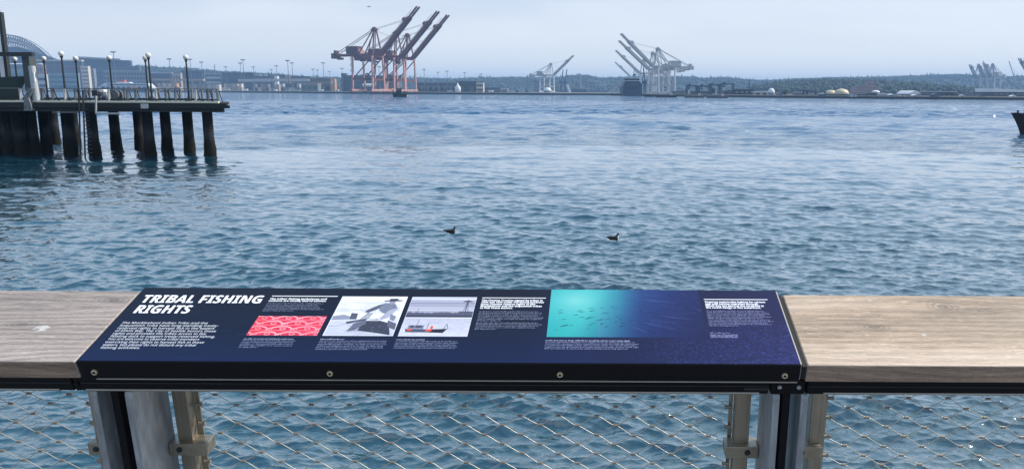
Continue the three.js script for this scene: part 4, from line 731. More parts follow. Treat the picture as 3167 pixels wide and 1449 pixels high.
  { // pier shed whose corner just shows at the left edge
    const c = measure(.5, 30, pierFront + 2), h = c.y - deckY, t = thing('pier_shed', 'tall dark pier shed with a white corner strip at the left edge', 'shed', undefined, V(c.x, deckY, c.z));
    G().add(new THREE.ExtrudeGeometry(new THREE.Shape([[-.02, 0], [-13, 16], [-46, 16], [-34, 0]].map(p => new THREE.Vector2(...p))), { depth: h, bevelEnabled: false }).rotateX(-Math.PI / 2)).mesh('wall', mat(.05, .06, .065, .8, 0, { map: grime }), t); G().box(-.24, 0, 0, h, -.3, .05).mesh('corner_post', M.steelDark, t); G().box(-.6, -.25, 0, h - .3, .0, .06).mesh('corner_strip', M.white, t);
    G().add(new THREE.ExtrudeGeometry(new THREE.Shape([[.15, -.3], [-13, 16.3], [-46, 16.3], [-34, -.3]].map(p => new THREE.Vector2(...p))), { depth: .35, bevelEnabled: false }).rotateX(-Math.PI / 2).translate(0, h, 0)).mesh('eaves', M.steelDark, t); for (let i = 0; i < 6; i++) { const x = -4 - i * 5; G().box(x - 1.2, x + 1.2, 1.2, 3.6, -.1, .05).mesh('window', M.glassDark, t); }
  }
}
// ------------------------------------------------------------------ water birds and a gull
function body(bones, res, pad, k = .35) {              // one continuous skin from tapered capsules
  let lo = V(1e9, 1e9, 1e9), hi = V(-1e9, -1e9, -1e9);
  for (const [a, b, ra, rb] of bones) for (const [p, r] of [[a, ra], [b, rb]]) { lo.min(V(p[0] - r - pad, p[1] - r - pad, p[2] - r - pad)); hi.max(V(p[0] + r + pad, p[1] + r + pad, p[2] + r + pad)); }
  const c = lo.clone().add(hi).multiplyScalar(.5), s = Math.max(hi.x - lo.x, hi.y - lo.y, hi.z - lo.z) / 2;
  const mc = new MarchingCubes(res, new THREE.MeshStandardMaterial(), false, false, 60000); mc.isolation = 0;
  const P = V(0, 0, 0), ab = V(0, 0, 0), ap = V(0, 0, 0);
  for (let z = 0; z < res; z++) for (let y = 0; y < res; y++) for (let x = 0; x < res; x++) {
    P.set((x - res / 2) / (res / 2) * s + c.x, (y - res / 2) / (res / 2) * s + c.y, (z - res / 2) / (res / 2) * s + c.z); let d = 1e9;
    for (const [a, b, ra, rb, sy = 1] of bones) { ab.set(b[0] - a[0], b[1] - a[1], b[2] - a[2]); ap.set(P.x - a[0], P.y - a[1], P.z - a[2]); const t = clamp(ap.dot(ab) / Math.max(ab.lengthSq(), 1e-9)); ap.addScaledVector(ab, -t); const e = Math.hypot(ap.x, ap.y / sy, ap.z) - lerp(ra, rb, t), kk = k * Math.min(ra, rb) + .003, h = clamp(.5 + .5 * (d - e) / kk); d = d > 1e8 ? e : d * (1 - h) + e * h - kk * h * (1 - h); }
    mc.field[x + y * res + z * res * res] = -d;
  }
  mc.update(); const n = mc.count, g = new THREE.BufferGeometry();
  const pos = new Float32Array(mc.positionArray.subarray(0, n * 3)); for (let i = 0; i < n; i++) { pos[i * 3] = pos[i * 3] * s + c.x; pos[i * 3 + 1] = pos[i * 3 + 1] * s + c.y; pos[i * 3 + 2] = pos[i * 3 + 2] * s + c.z; }
  g.setAttribute('position', new THREE.BufferAttribute(pos, 3)); g.setAttribute('normal', new THREE.BufferAttribute(new Float32Array(mc.normalArray.subarray(0, n * 3)), 3)); return g;
}
{
  const duck = (upright) => body([[[-.10, .05, 0], [.08, .045, 0], .055, .07], [[-.24, .085, 0], [-.10, .055, 0], .012, .05], [[.08, .06, 0], [.125, .15, 0], .045, .024], [[.125, .15, 0], [.135 + upright, .175, 0], .026, .032], [[.15, .172, 0], [.20, .165, 0], .016, .008], [[-.02, .06, .035], [-.14, .085, .03], .035, .02], [[-.02, .06, -.035], [-.14, .085, -.03], .035, .02]], 56, .01);
  [[1133, 586, .0, 'dark water bird swimming left of centre with its tail raised', 0, 'left'], [1543, 603, .01, 'dark water bird with a pale breast swimming right of centre', .12, 'right']].forEach(([u, v, up, label, turn], i) => {
    const p = onWater(u, v), t = thing('water_bird', label, 'bird', undefined, V(p.x, .02, p.z), turn); t.scale.setScalar(1.15);
    const m = new THREE.Mesh(duck(up), M.bird); m.name = 'body'; m.castShadow = true; t.add(m);
    G().add(new THREE.ConeGeometry(.011, .05, 8).rotateZ(-Math.PI / 2).translate(.215, .165, 0)).mesh('beak', i ? M.trim : M.bird, t);
    if (i) { G().ball(.135, .055, 0, .035, 1.3, 12).mesh('breast', M.white, t); }
  });
  const p = measure(927, 17, 130), t = thing('flying_gull', 'small gull gliding in the sky above the red cranes', 'bird', undefined, p, .3);
  const m = new THREE.Mesh(body([[[-.22, 0, 0], [.2, .01, 0], .05, .05], [[.2, .01, 0], [.3, .02, 0], .045, .03], [[.05, .02, .05], [-.02, .14, .45], .05, .03, .5], [[-.02, .14, .45], [-.15, .06, .85], .03, .012, .5], [[.05, .02, -.05], [-.02, .14, -.45], .05, .03, .5], [[-.02, .14, -.45], [-.15, .06, -.85], .03, .012, .5], [[-.22, 0, 0], [-.36, 0, 0], .035, .03, .4]], 60, .02), M.gull); m.name = 'body'; t.add(m);
}

// ------------------------------------------------------------------ the promenade railing in front
const TILT = THREE.MathUtils.degToRad(18.5116), EDGE = V(0, 4.75, -1.582), SIGN_L = -1.0757, SIGN_R = .41105, SIGN_W = .2835;
function onCap(o) { o.position.copy(EDGE); o.rotation.x = TILT; return o; }     // x along the rail, -z up the slope, y out of the face
// wood: long fibres with drifting figure, pale weathered streaks
function wood(seed, tone, pale, spots = [], knots = [], W = 2048, H = 384) {
  const f = (i, j) => {
    const x = i / W * 2.2, y = j / H * .34, wob = (fbm(x * 1.3, y * 6, 3, seed) - .5) * .085 + (fbm(x * 6, y * 20, 2, seed + 3) - .5) * .006;
    const yy = y + wob, ring = .5 + .5 * Math.sin(yy * 330 + fbm(x * .7, yy * 14, 3, seed + 5) * 9), fib = fbm(x * 26, yy * 900, 3, seed + 9), pore = vnoise(x * 90, yy * 1500, seed + 12), broad = fbm(x * 2.2, y * 9, 4, seed + 20);
    let kn = 0; for (const [kx, ky] of knots) { const e = Math.hypot((x - kx) * .42, yy - ky) / .014; kn = Math.max(kn, Math.exp(-e * e)); } const fleck = vnoise(x * 40, yy * 700, seed + 33); let v = .56 + .07 * (ring - .5) + .24 * (fib - .5) + .22 * (broad - .5) - (pore > .84 ? .09 : 0) + (fleck > .86 ? .09 : 0) - .16 * kn * (.6 + .4 * Math.sin(kn * 22));
    return [v, ring, fib, broad];
  };
  const drop = spots.map(([x, y, q]) => [(((x % 2.2) + 2.2) % 2.2) / 2.2 * W, (1 - y / .34) * H, q]);
  const map = tex(W, H, (i, j) => {
    for (const [dx, dy, q] of drop) { const e = Math.hypot((i - dx) / 1.4, (j - dy) * 1.0) / q; const k = e < 1.6 ? sstep(.75, .35, e + 1.3 * (fbm(i / 9, j / 6, 3, 88) - .5)) : 0; if (k > .05) { const b = .60 + .18 * k; return [b, b * .98, b * .94]; } }
    let [v, , , b] = f(i, j), p = pale * sstep(.52, .75, b); const side = j / H > .03 && j / H < .195; if (side) { v *= 1.02; p = 0; return [v * 1.02, v * .86, v * .74]; } return [lerp(tone[0] * v, .86, p * .5), lerp(tone[1] * v, .83, p * .5), lerp(tone[2] * v, .80, p * .5)]; });
  const bump = tex(W / 2, H / 2, (i, j) => { const [, r, fb] = f(i * 2, j * 2), h = .5 * fb + .3 * r; return [h, h, h]; }, false);
  return new THREE.MeshStandardMaterial({ map, bumpMap: bump, bumpScale: .0012, roughness: .62 });
}
{
  const woodL = wood(3, [1.12, 1.03, .97], .6, [[-1.215, .118, 15], [-1.31, .05, 8], [-1.42, .2, 7]], [[.93, .19], [1.08, .09]]), woodR = wood(41, [1.17, 1.02, .87], .4, [[.62, .245, 6], [.70, .11, 5]], [[.60, .20], [.78, .12], [.95, .22]]);
  const cap = (label, x0, x1, m, d) => {
    const g = new RoundedBoxGeometry(x1 - x0, .043, d, 3, .004).translate((x0 + x1) / 2, -.0215, -d / 2); boxUV(g, 1); { const n = g.attributes.normal, u = g.attributes.uv; for (let i = 0; i < n.count; i++) if (Math.abs(n.getZ(i)) > .75) u.setY(i, u.getY(i) + .060); } scaleUV(g, 1 / 2.2, 1 / .34);
    const o = new THREE.Mesh(g, m); o.name = numbered('wooden_handrail'); o.castShadow = o.receiveShadow = true; onCap(o); scene.add(o); tag(o, label, 'handrail'); return o;
  };
  cap('weathered grey wooden handrail plank left of the sign', -3.4, SIGN_L - .003, woodL, .270);
  cap('brown wooden handrail plank right of the sign', SIGN_R + .0125, 2.6, woodR, .268);
  { const o = onCap(G().rbox(SIGN_R + .0022, SIGN_R + .0118, -.036, -.003, -.272, .0, .002).mesh('gap_seal', M.rubber)); tag(o, 'black rubber seal in the gap between sign and right plank', 'seal'); }
}
// ---- the printed face
const face = (() => {
  const W = 2048, H = 390, cv = document.createElement('canvas'); cv.width = W; cv.height = H; const c = cv.getContext('2d'), R = rng(77);
  const bg = c.createLinearGradient(0, 0, 0, H); bg.addColorStop(0, '#0a0c1d'); bg.addColorStop(.55, '#0a1128'); bg.addColorStop(1, '#0e193f'); c.fillStyle = bg; c.fillRect(0, 0, W, H);
  // the right part is printed with a dim purple seabed
  const sea = c.createLinearGradient(1250, 0, W, 0); sea.addColorStop(0, 'rgba(38,40,100,0)'); sea.addColorStop(.35, 'rgba(20,23,62,.6)'); sea.addColorStop(1, 'rgba(23,22,76,.75)'); c.fillStyle = sea; c.fillRect(1250, 0, W - 1250, H);
  for (let i = 0; i < 5200; i++) { const x = 1560 + 488 * Math.pow(R(), .6), y = 170 + 220 * Math.pow(R(), .75), s = .8 + 2.2 * R(), b = R(); c.fillStyle = b < .5 ? `rgba(78,84,176,${.12 + .24 * R()})` : b < .8 ? `rgba(18,18,70,${.15 + .2 * R()})` : `rgba(60,110,150,${.08 + .15 * R()})`; c.fillRect(x, y, s * 2.4, s); }
  // underwater photograph: bright turquoise fading into blue dusk, a shoal of fish
  const x0 = 1321, x1 = 1796, y1 = 264; c.save(); c.beginPath(); c.rect(x0, 0, x1 - x0, y1); c.clip();
  const g1 = c.createLinearGradient(x0, 0, x1, 30); g1.addColorStop(0, '#3fb9bd'); g1.addColorStop(.25, '#58c6c2'); g1.addColorStop(.46, '#3f9fb0'); g1.addColorStop(.62, '#33578f'); g1.addColorStop(1, '#39407e'); c.fillStyle = g1; c.fillRect(x0, 0, x1 - x0, y1);
  const g2 = c.createRadialGradient(1400, 70, 10, 1400, 90, 190); g2.addColorStop(0, 'rgba(150,232,222,.75)'); g2.addColorStop(.5, 'rgba(90,215,205,.35)'); g2.addColorStop(1, 'rgba(60,190,190,0)'); c.fillStyle = g2; c.fillRect(x0, 0, x1 - x0, y1);
  const g3 = c.createLinearGradient(0, 60, 0, y1); g3.addColorStop(0, 'rgba(40,190,180,0)'); g3.addColorStop(1, 'rgba(30,176,168,.55)'); c.fillStyle = g3; c.fillRect(x0, 60, 150, y1);
  const g4 = c.createLinearGradient(x0 + 120, 120, x1, y1); g4.addColorStop(0, 'rgba(20,40,110,0)'); g4.addColorStop(.6, 'rgba(18,24,80,.72)'); g4.addColorStop(1, 'rgba(20,20,66,.95)'); c.fillStyle = g4; c.fillRect(x0, 0, x1 - x0, y1);
  c.fillStyle = 'rgba(12,40,60,.16)'; c.fillRect(x0, 0, x1 - x0, y1);
  for (let i = 0; i < 46; i++) { const x = 1340 + 230 * R(), y = 120 + 115 * R() - (x - 1340) * .12, l = 7 + 11 * R(); c.strokeStyle = `rgba(12,52,66,${.5 + .35 * R()})`; c.lineWidth = 1.6 + 1.4 * R(); c.beginPath(); c.moveTo(x, y); c.quadraticCurveTo(x + l * .5, y - 4, x + l, y - 2 - 3 * R()); c.stroke(); }
  for (let i = 0; i < 60; i++) { const x = 1560 + 236 * R(), y = 20 + 200 * R(), l = 30 + 60 * R(); c.strokeStyle = `rgba(140,140,200,${.03 + .07 * R()})`; c.lineWidth = 2 + 5 * R(); c.beginPath(); c.moveTo(x, y); c.lineTo(x + l, y + 8 + 20 * R()); c.stroke(); }
  for (let i = 0; i < 26; i++) { c.fillStyle = 'rgba(20,20,60,.35)'; const x = 1600 + 190 * R(), y = 90 + 150 * R(); c.beginPath(); c.ellipse(x, y, 4 + 9 * R(), 2 + 3 * R(), .3, 0, 7); c.fill(); }
  c.restore();
  const txt = (s, x, y, size, width, weight = 'bold', col = '#f2f2ee') => { c.font = `${weight} ${size}px sans-serif`; c.fillStyle = col; c.textBaseline = 'alphabetic'; const w = c.measureText(s).width, k = width ? width / w : 1; c.save(); c.translate(x, y); c.scale(k, 1); c.fillText(s, 0, 0); c.restore(); };
  // title
  for (const dx of [0, 1.4]) { txt('TRIBAL FISHING', 25 + dx, 89, 61, 384, 'bold', '#ffffff'); txt('RIGHTS', 31 + dx, 147.5, 61, 175, 'bold', '#ffffff'); }
  const body = ['The Muckleshoot Indian Tribe and the', 'Suquamish Tribe have long-standing treaty-', 'reserved rights to harvest fish in the waters', 'of Elliott Bay. The City of Seattle honors these', 'rights and provides the tribes access to the', 'floating dock to support treaty-reserved fishing.', 'You are welcome to observe tribal members', 'exercising their rights to harvest fish in these', 'waters, but please do not disturb any tribal', 'fishing activities.'];
  const bw = [261, 299, 292, 302, 278, 311, 269, 289, 271, 116]; body.forEach((s, i) => txt(s, 30 + i * .4, 206 + i * 14.1, 14.2, bw[i], 'normal', '#f6f6f4'));
  const rule = (x, x1, y) => { c.fillStyle = '#f4f4f0'; c.fillRect(x, y - 2.2, x1 - x, 4.2); };
  rule(430, 640, 47); rule(1103, 1306, 51.5); rule(1810, 2013, 54);
  const head = (L, x, y, dy, ws) => L.forEach((s, i) => { for (const o of [0, .4]) txt(s, x + o, y + i * dy, 11.5, ws[i], 'bold', '#ffffff'); });
  head(['The tribes\u2019 fishing techniques and', 'customs are closely tied to salmon.'], 429, 67.5, 11.5, [181, 184]);
  head(['The Stevens Treaties signed by tribes in', '1854 and 1855 under Territorial Governor', 'Isaac Stevens reserve rights of the', 'Muckleshoot and the Suquamish tribes', 'to fish these waters.'], 1103, 70, 11, [194, 199, 172, 193, 103]);
  head(['Ensuring sustainable habitat for salmon', 'and safe salmon migration through', 'Elliott Bay has been at the forefront in', 'the recent design of this waterfront.'], 1811, 73, 11, [192, 168, 184, 174]);
  // small print: too small to read, set as rows of tiny word strokes
  const small = (x, y, dy, ws, first) => ws.forEach((w, i) => { let q = x; const a = i === 0 && first ? .95 : .66; while (q < x + w) { const l = Math.min(5 + 17 * R(), x + w - q); for (let s = q; s < q + l; s += 2.6) { const h = 3.6 + (R() < .28 ? 2 : 0), dn = R() < .12 ? 1.6 : 0; c.fillStyle = `rgba(214,216,232,${a * (.7 + .4 * R())})`; c.fillRect(s, y + i * dy - h, 1.7, h + dn); } q += l + 3; } });
  small(430, 92, 8.2, [178, 160, 168, 172, 186, 96]); small(430, 283, 8.3, [148, 156, 150, 155, 152, 56], 1); small(656, 283, 8.2, [70, 198, 196, 199, 190, 196, 148], 1); small(880, 283, 8.3, [82, 182, 184, 178, 185, 180], 1);
  small(1103, 132, 8.3, [182, 196, 192, 186, 200, 198, 72]); small(1103, 194, 8.3, [188, 201, 190, 178, 64]); small(1319, 284, 8, [250, 262, 274, 268, 272, 240], 1);
  small(1811, 122, 8.1, [178, 186, 192, 176, 198, 170, 188, 199, 180, 190, 90]); small(1808, 241, 6, [60]); small(1808, 250, 4.6, [82, 80, 82, 81]);
  // red print: loose rows of round scale-like swirls
  c.save(); c.beginPath(); c.rect(430, 161, 210, 102); c.clip(); c.fillStyle = '#d8324a'; c.fillRect(430, 161, 210, 102);
  for (let r = 0; r < 4; r++) for (let k = -1; k < 4; k++) { const x = 430 + k * 74 + (r % 2) * 37 + 18, y = 172 + r * 28; c.strokeStyle = 'rgba(250,208,212,.95)'; c.lineWidth = 4.5; c.beginPath(); c.moveTo(x - 46, y + 7); c.bezierCurveTo(x - 20, y - 15, x + 22, y - 16, x + 30, y - 1); c.stroke(); c.lineWidth = 2.2; c.beginPath(); c.ellipse(x + 4, y, 8, 5, 0, 0, 7); c.stroke(); c.strokeStyle = 'rgba(150,16,40,.9)'; c.lineWidth = 1.4; c.beginPath(); c.ellipse(x + 4, y, 14, 9, 0, 2.6, 6.6); c.stroke(); c.strokeStyle = 'rgba(248,186,194,.9)'; c.lineWidth = 2; for (let m = 0; m < 3; m++) { c.beginPath(); c.arc(x + 40 + m * 7, y + 3, 8, 2.2, 4.1); c.stroke(); } c.beginPath(); c.moveTo(x - 30, y + 13); c.bezierCurveTo(x - 5, y + 4, x + 20, y + 16, x + 44, y + 10); c.stroke(); }
  const rg = c.createLinearGradient(430, 0, 640, 0); rg.addColorStop(0, 'rgba(235,80,80,.35)'); rg.addColorStop(.4, 'rgba(220,40,70,0)'); rg.addColorStop(1, 'rgba(240,110,125,.4)'); c.fillStyle = rg; c.fillRect(430, 161, 210, 102); c.restore();
  // grey photograph: fisher in a broad hat hauling a net over the bow of a small boat
  const px = u => 656 + u * 209, py = v => 47 + v * 216; c.save(); c.beginPath(); c.rect(656, 47, 209, 216); c.clip(); const pg = c.createLinearGradient(0, 47, 0, 263); pg.addColorStop(0, '#dfe0ea'); pg.addColorStop(.5, '#e9eaf2'); pg.addColorStop(.62, '#c9cbd8'); pg.addColorStop(1, '#b9bccb'); c.fillStyle = pg; c.fillRect(656, 47, 209, 216);
  const poly = (pts, col) => { c.fillStyle = col; c.beginPath(); pts.forEach(([u, v], i) => i ? c.lineTo(px(u), py(v)) : c.moveTo(px(u), py(v))); c.closePath(); c.fill(); };
  for (let i = 0; i < 40; i++) { c.fillStyle = `rgba(150,154,175,${.05 + .12 * R()})`; c.beginPath(); c.ellipse(px(R()), py(.15 + .3 * R()), 20 + 30 * R(), 4 + 8 * R(), 0, 0, 7); c.fill(); }
  poly([[0, .52], [.16, .48], [.32, .55], [.3, .6], [0, .62]], '#8b8fa2'); for (let i = 0; i < 90; i++) { c.fillStyle = R() < .5 ? 'rgba(96,100,122,.35)' : 'rgba(240,240,248,.5)'; c.fillRect(px(R()), py(.62 + .38 * R()), 8 + 26 * R(), 1.6); }
  poly([[.50, .62], [.76, .58], [.86, .66], [.95, .98], [.70, .92], [.46, .88]], '#3a3d4c'); poly([[.36, .70], [.52, .62], [.54, .7], [.42, .86], [.32, .9]], '#6c7084'); poly([[.26, .44], [.36, .45], [.37, .60], [.27, .60]], '#50535f'); poly([[.24, .66], [.52, .58], [.52, .62], [.26, .72]], '#4a4d5c');
  poly([[.66, .46], [.84, .44], [.85, .68], [.70, .62]], '#e3e3ea'); poly([[.84, .62], [.98, .70], [1, .86], [.86, .78]], '#5b5e6f'); poly([[.60, .25], [.70, .17], [.86, .2], [.92, .34], [.84, .48], [.72, .44], [.66, .38]], '#757a8c'); poly([[.62, .22], [.68, .2], [.62, .34], [.50, .43], [.45, .42], [.47, .36]], '#565a6a'); poly([[.80, .36], [.92, .3], [.86, .52], [.74, .62], [.70, .58]], '#a5a8b8'); poly([[.84, .46], [.94, .52], [.93, .64], [.86, .6]], '#7d8192');
  c.fillStyle = '#8d8f9d'; c.beginPath(); c.ellipse(px(.80), py(.155), 10, 12, 0, 0, 7); c.fill(); poly([[.66, .115], [.74, .10], [.75, .06], [.86, .055], [.88, .095], [.95, .10], [.93, .125], [.68, .135]], '#3d404e');
  for (let i = 0; i < 420; i++) { const u = .28 + .7 * R(), v = .2 + .75 * R(); c.strokeStyle = R() < .55 ? `rgba(40,43,56,${.08 + .2 * R()})` : `rgba(225,227,238,${.06 + .2 * R()})`; c.lineWidth = .8 + 1.6 * R(); c.beginPath(); c.moveTo(px(u), py(v)); c.lineTo(px(u) + 14 * (R() - .3), py(v) + 10 * (R() - .5)); c.stroke(); } c.strokeStyle = '#6b6e80'; c.lineWidth = 1.6; c.beginPath(); c.moveTo(px(.02), py(.78)); c.quadraticCurveTo(px(.2), py(.76), px(.42), py(.62)); c.lineTo(px(.52), py(.42)); c.stroke(); for (let i = 0; i < 9; i++) { c.strokeStyle = 'rgba(70,74,92,.6)'; c.beginPath(); c.moveTo(px(.30 + i * .02), py(.9)); c.lineTo(px(.50 + i * .01), py(.44)); c.stroke(); } c.fillStyle = '#e8e8f0'; c.fillRect(px(.52), py(.615), 40, 4); c.strokeStyle = '#f2f2f5'; c.lineWidth = 2; c.strokeRect(657, 48, 207, 214); c.restore();
  // grey harbor photograph with a tower on the skyline, and a fishing boat with orange gear below
  c.fillStyle = '#f0f0f2'; c.fillRect(880, 48, 206, 216); const hg = c.createLinearGradient(0, 49, 0, 165); hg.addColorStop(0, '#c8c9d8'); hg.addColorStop(.3, '#9a9cb0'); hg.addColorStop(.7, '#a8aabb'); hg.addColorStop(1, '#b8bac8'); c.fillStyle = hg; c.fillRect(881, 49, 204, 115);
  for (let i = 0; i < 26; i++) { c.fillStyle = R() < .5 ? 'rgba(225,226,236,.4)' : 'rgba(110,112,132,.3)'; c.fillRect(881, 50 + 80 * R(), 204, 1.5 + 4 * R()); }
  c.fillStyle = '#55576a'; c.beginPath(); c.moveTo(881, 164); c.lineTo(881, 142); for (let x = 881; x <= 1085; x += 6) c.lineTo(x, 140 - 6 * R() - (x > 1040 ? 8 : 0)); c.lineTo(1085, 164); c.fill(); c.fillStyle = '#3c3e50'; c.fillRect(881, 152, 204, 12);
  c.strokeStyle = '#44465a'; c.lineWidth = 3; c.beginPath(); c.moveTo(1060, 146); c.lineTo(1061, 76); c.stroke(); c.lineWidth = 1.4; c.beginPath(); c.moveTo(1052, 146); c.lineTo(1059, 80); c.moveTo(1069, 146); c.lineTo(1063, 80); c.moveTo(1061, 76); c.lineTo(1061, 62); c.stroke(); c.fillStyle = '#3c3e50'; c.beginPath(); c.ellipse(1061, 74, 15, 3.4, 0, 0, 7); c.fill(); c.fillRect(1054, 69, 14, 4); c.strokeStyle = '#4a4c5e'; c.beginPath(); c.moveTo(912, 150); c.lineTo(914, 118); c.stroke();
  const wg = c.createLinearGradient(0, 167, 0, 263); wg.addColorStop(0, '#b4b6c6'); wg.addColorStop(1, '#c9cad6'); c.fillStyle = wg; c.fillRect(881, 167, 204, 96); for (let i = 0; i < 150; i++) { c.fillStyle = R() < .5 ? 'rgba(232,232,240,.6)' : 'rgba(128,130,150,.4)'; c.fillRect(881 + 190 * R(), 168 + 94 * R(), 5 + 12 * R(), 1.3); }
  c.fillStyle = '#4b4f63'; c.beginPath(); c.moveTo(893, 226); c.lineTo(960, 228); c.lineTo(1004, 226); c.lineTo(1000, 244); c.lineTo(898, 243); c.fill(); c.fillStyle = '#23242c'; c.beginPath(); c.moveTo(972, 230); c.lineTo(1020, 224); c.lineTo(1010, 246); c.lineTo(966, 244); c.fill(); c.fillStyle = '#7e8296'; c.fillRect(900, 206, 48, 22); c.fillStyle = '#2b2d3a'; c.fillRect(906, 210, 12, 8); c.fillRect(922, 210, 20, 8); c.fillStyle = '#e05038'; c.fillRect(900, 226, 14, 9); c.fillRect(956, 228, 18, 10); c.beginPath(); c.ellipse(972, 218, 4, 9, 0, 0, 7); c.fill(); c.strokeStyle = '#3a3c4a'; c.lineWidth = 1.3; c.beginPath(); c.moveTo(925, 206); c.lineTo(927, 178); c.moveTo(958, 226); c.lineTo(960, 196); c.moveTo(1008, 226); c.lineTo(1016, 200); c.lineTo(1022, 226); c.stroke();
  // dust, rub marks and dried drops
  for (let i = 0; i < 420; i++) { c.fillStyle = `rgba(190,192,205,${.05 + .16 * R()})`; c.beginPath(); c.arc(W * R(), H * R(), .6 + 1.3 * R() * R(), 0, 7); c.fill(); }
  for (let i = 0; i < 40; i++) { c.strokeStyle = `rgba(170,175,200,${.03 + .05 * R()})`; c.lineWidth = 1 + 5 * R(); const x = W * R(), y = H * R(); c.beginPath(); c.moveTo(x, y); c.quadraticCurveTo(x + 30, y + 8 * R(), x + 40 + 120 * R(), y + 16 * (R() - .5)); c.stroke(); }
  const t = new THREE.CanvasTexture(cv); t.colorSpace = THREE.SRGBColorSpace; t.magFilter = THREE.LinearFilter; t.wrapS = t.wrapT = THREE.ClampToEdgeWrapping; return t;
})();
{
  const t = thing('information_panel', 'dark blue tilted information panel about tribal fishing rights', 'sign'); onCap(t);
  const L = SIGN_L, Rr = SIGN_R, d = SIGN_W;
  const g = new RoundedBoxGeometry(Rr - L, .0435, d, 4, .0025).translate((L + Rr) / 2, -.0205, -d / 2); G().add(g).mesh('panel_body', M.black, t);
  const pg = new THREE.PlaneGeometry(Rr - L - .003, d - .0045).rotateX(-Math.PI / 2).translate((L + Rr) / 2, .0018, -d / 2 - .0004);
  const pm = new THREE.Mesh(pg, new THREE.MeshPhysicalMaterial({ map: face, roughness: .42, specularIntensity: .6 })); pm.name = 'printed_face'; pm.receiveShadow = true; t.add(pm);
  G().box(Rr - .0012, Rr + .0014, -.038, .0012, -d + .004, -.003).mesh('edge_strip', M.trim, t);
  G().box(L + .03, Rr - .004, -.0443, -.0428, -.006, .0006).mesh('edge_strip', M.trim, t);
  for (const u of [234, 828, 1408, 1975]) { const p = ray(u, u === 234 ? 939.5 : u === 828 ? 942 : u === 1408 ? 943.5 : 947.5), k = 1.585 / p[2], x = p[0] * k, y = -.0245;
    const s = G().add(new THREE.CylinderGeometry(.0062, .0062, .0034, 24).rotateX(Math.PI / 2).translate(x, y, .0022)).add(new THREE.TorusGeometry(.0047, .0012, 8, 24).translate(x, y, .0040)).mesh('screw', M.screw, t);
    G().add(new THREE.CylinderGeometry(.0026, .0026, .0012, 6).rotateX(Math.PI / 2).translate(x, y, .0046)).mesh('socket', M.blackMatte, s); }
}
// ---- black channels under the planks
function channel(label, x0, x1, gapL, gapR) {
  const t = thing('handrail_channel', label, 'rail channel'); onCap(t);
  G().rbox(x0, x1, -.0800, -.0448, -.235, -.006, .003).mesh('channel', M.black, t);
  G().box(x0 + .004, x1 - .004, -.0590, -.0570, -.0075, -.0045).mesh('rib', M.steelDark, t);
  G().cyl(V(x0 + gapL, -.0765, -.0055), V(x1 - gapR, -.0765, -.0055), .0026, .0026, 10).mesh('lip', M.lip, t);
  return t;
}
channel('black rail channel under the left wooden plank', -3.4, -1.105, 0, .03);
{ const t = channel('black rail channel under the information panel', -1.09, .352, .01, .02);
  const cv = document.createElement('canvas'); cv.width = 128; cv.height = 32; const c = cv.getContext('2d'); c.fillStyle = '#050506'; c.fillRect(0, 0, 128, 32); c.fillStyle = '#4a4a58'; c.font = 'bold 20px sans-serif'; c.translate(64, 16); c.rotate(Math.PI); c.textAlign = 'center'; c.textBaseline = 'middle'; c.fillText('V-Line Gand', 0, 0);
  const tx = new THREE.CanvasTexture(cv); tx.colorSpace = THREE.SRGBColorSpace; const m = new THREE.Mesh(new THREE.PlaneGeometry(.052, .010).translate(.325, -.0665, -.0054), new THREE.MeshStandardMaterial({ map: tx, roughness: .5 })); m.name = 'maker_mark'; t.add(m); }
channel('black rail channel under the right wooden plank', .432, 2.6, .035, 0);
for (const [x, label] of [[-1.097, 'black joint bracket under the left end of the panel'], [.392, 'black joint bracket under the right end of the panel']]) {
  const t = thing('joint_bracket', label, 'bracket'); onCap(t); G().rbox(x - (x < 0 ? .007 : .036), x + (x < 0 ? .006 : .036), -.082, -.0455, -.22, -.008, .003).mesh('block', M.blackMatte, t);
  for (const s of x < 0 ? [0] : [-.018, .022]) { G().add(new THREE.SphereGeometry(.005, 14, 10).translate(x + s, -.062, -.007)).mesh('bolt', s ? M.galv : M.black, t); }
}
// ---- posts: pairs of galvanised plates with clamps; the whole rail leans, its foot away from the walk
const LEAN = THREE.MathUtils.degToRad(5.9), POST0 = V(0, EYE - .645, -1.625);
function onPost(o) { o.position.copy(POST0); o.rotation.x = LEAN; return o; }
function clamp3(t, x0, x1, y, z, bolt) {
  const g = G().rbox(x0, x1, y - .030, y, z - .045, z, .0018).mesh('clamp', M.stainless, t);
  G().add(new THREE.TorusGeometry(.0056, .0014, 8, 24).translate(bolt, y - .0145, z + .0006)).add(new THREE.CylinderGeometry(.0046, .0046, .003, 6).rotateX(Math.PI / 2).translate(bolt, y - .0145, z + .0006)).mesh('bolt', M.steelDark, g);
}
function post(label, xs, stemX, clamps) {
  const t = thing('railing_post', label, 'post'); onPost(t);
  for (const x of xs) {
    const s = new THREE.Shape(); s.moveTo(0, -1.02); s.lineTo(.132, -1.02); s.lineTo(.132, -.03); s.quadraticCurveTo(.128, .02, .085, .02); s.lineTo(.012, .02); s.quadraticCurveTo(0, .018, 0, 0); s.closePath();
    const g = new THREE.ExtrudeGeometry(s, { depth: .0125, bevelEnabled: true, bevelSize: .0012, bevelThickness: .0012, bevelSegments: 2 }); g.rotateY(Math.PI / 2).translate(x - .0062, 0, 0); boxUV(g, 4); G().add(g).mesh('plate', M.galv, t);
  }
  G().rbox(stemX - .009, stemX + .009, -1.02, .03, -.085, -.012, .003).mesh('stem', M.blackMatte, t);
  G().rbox(Math.min(...xs) - .04, Math.max(...xs) + .04, -1.035, -1.015, -.16, .02, .004).mesh('base_plate', M.galv, t);
  for (const c of clamps) clamp3(t, ...c);
  return t;
}
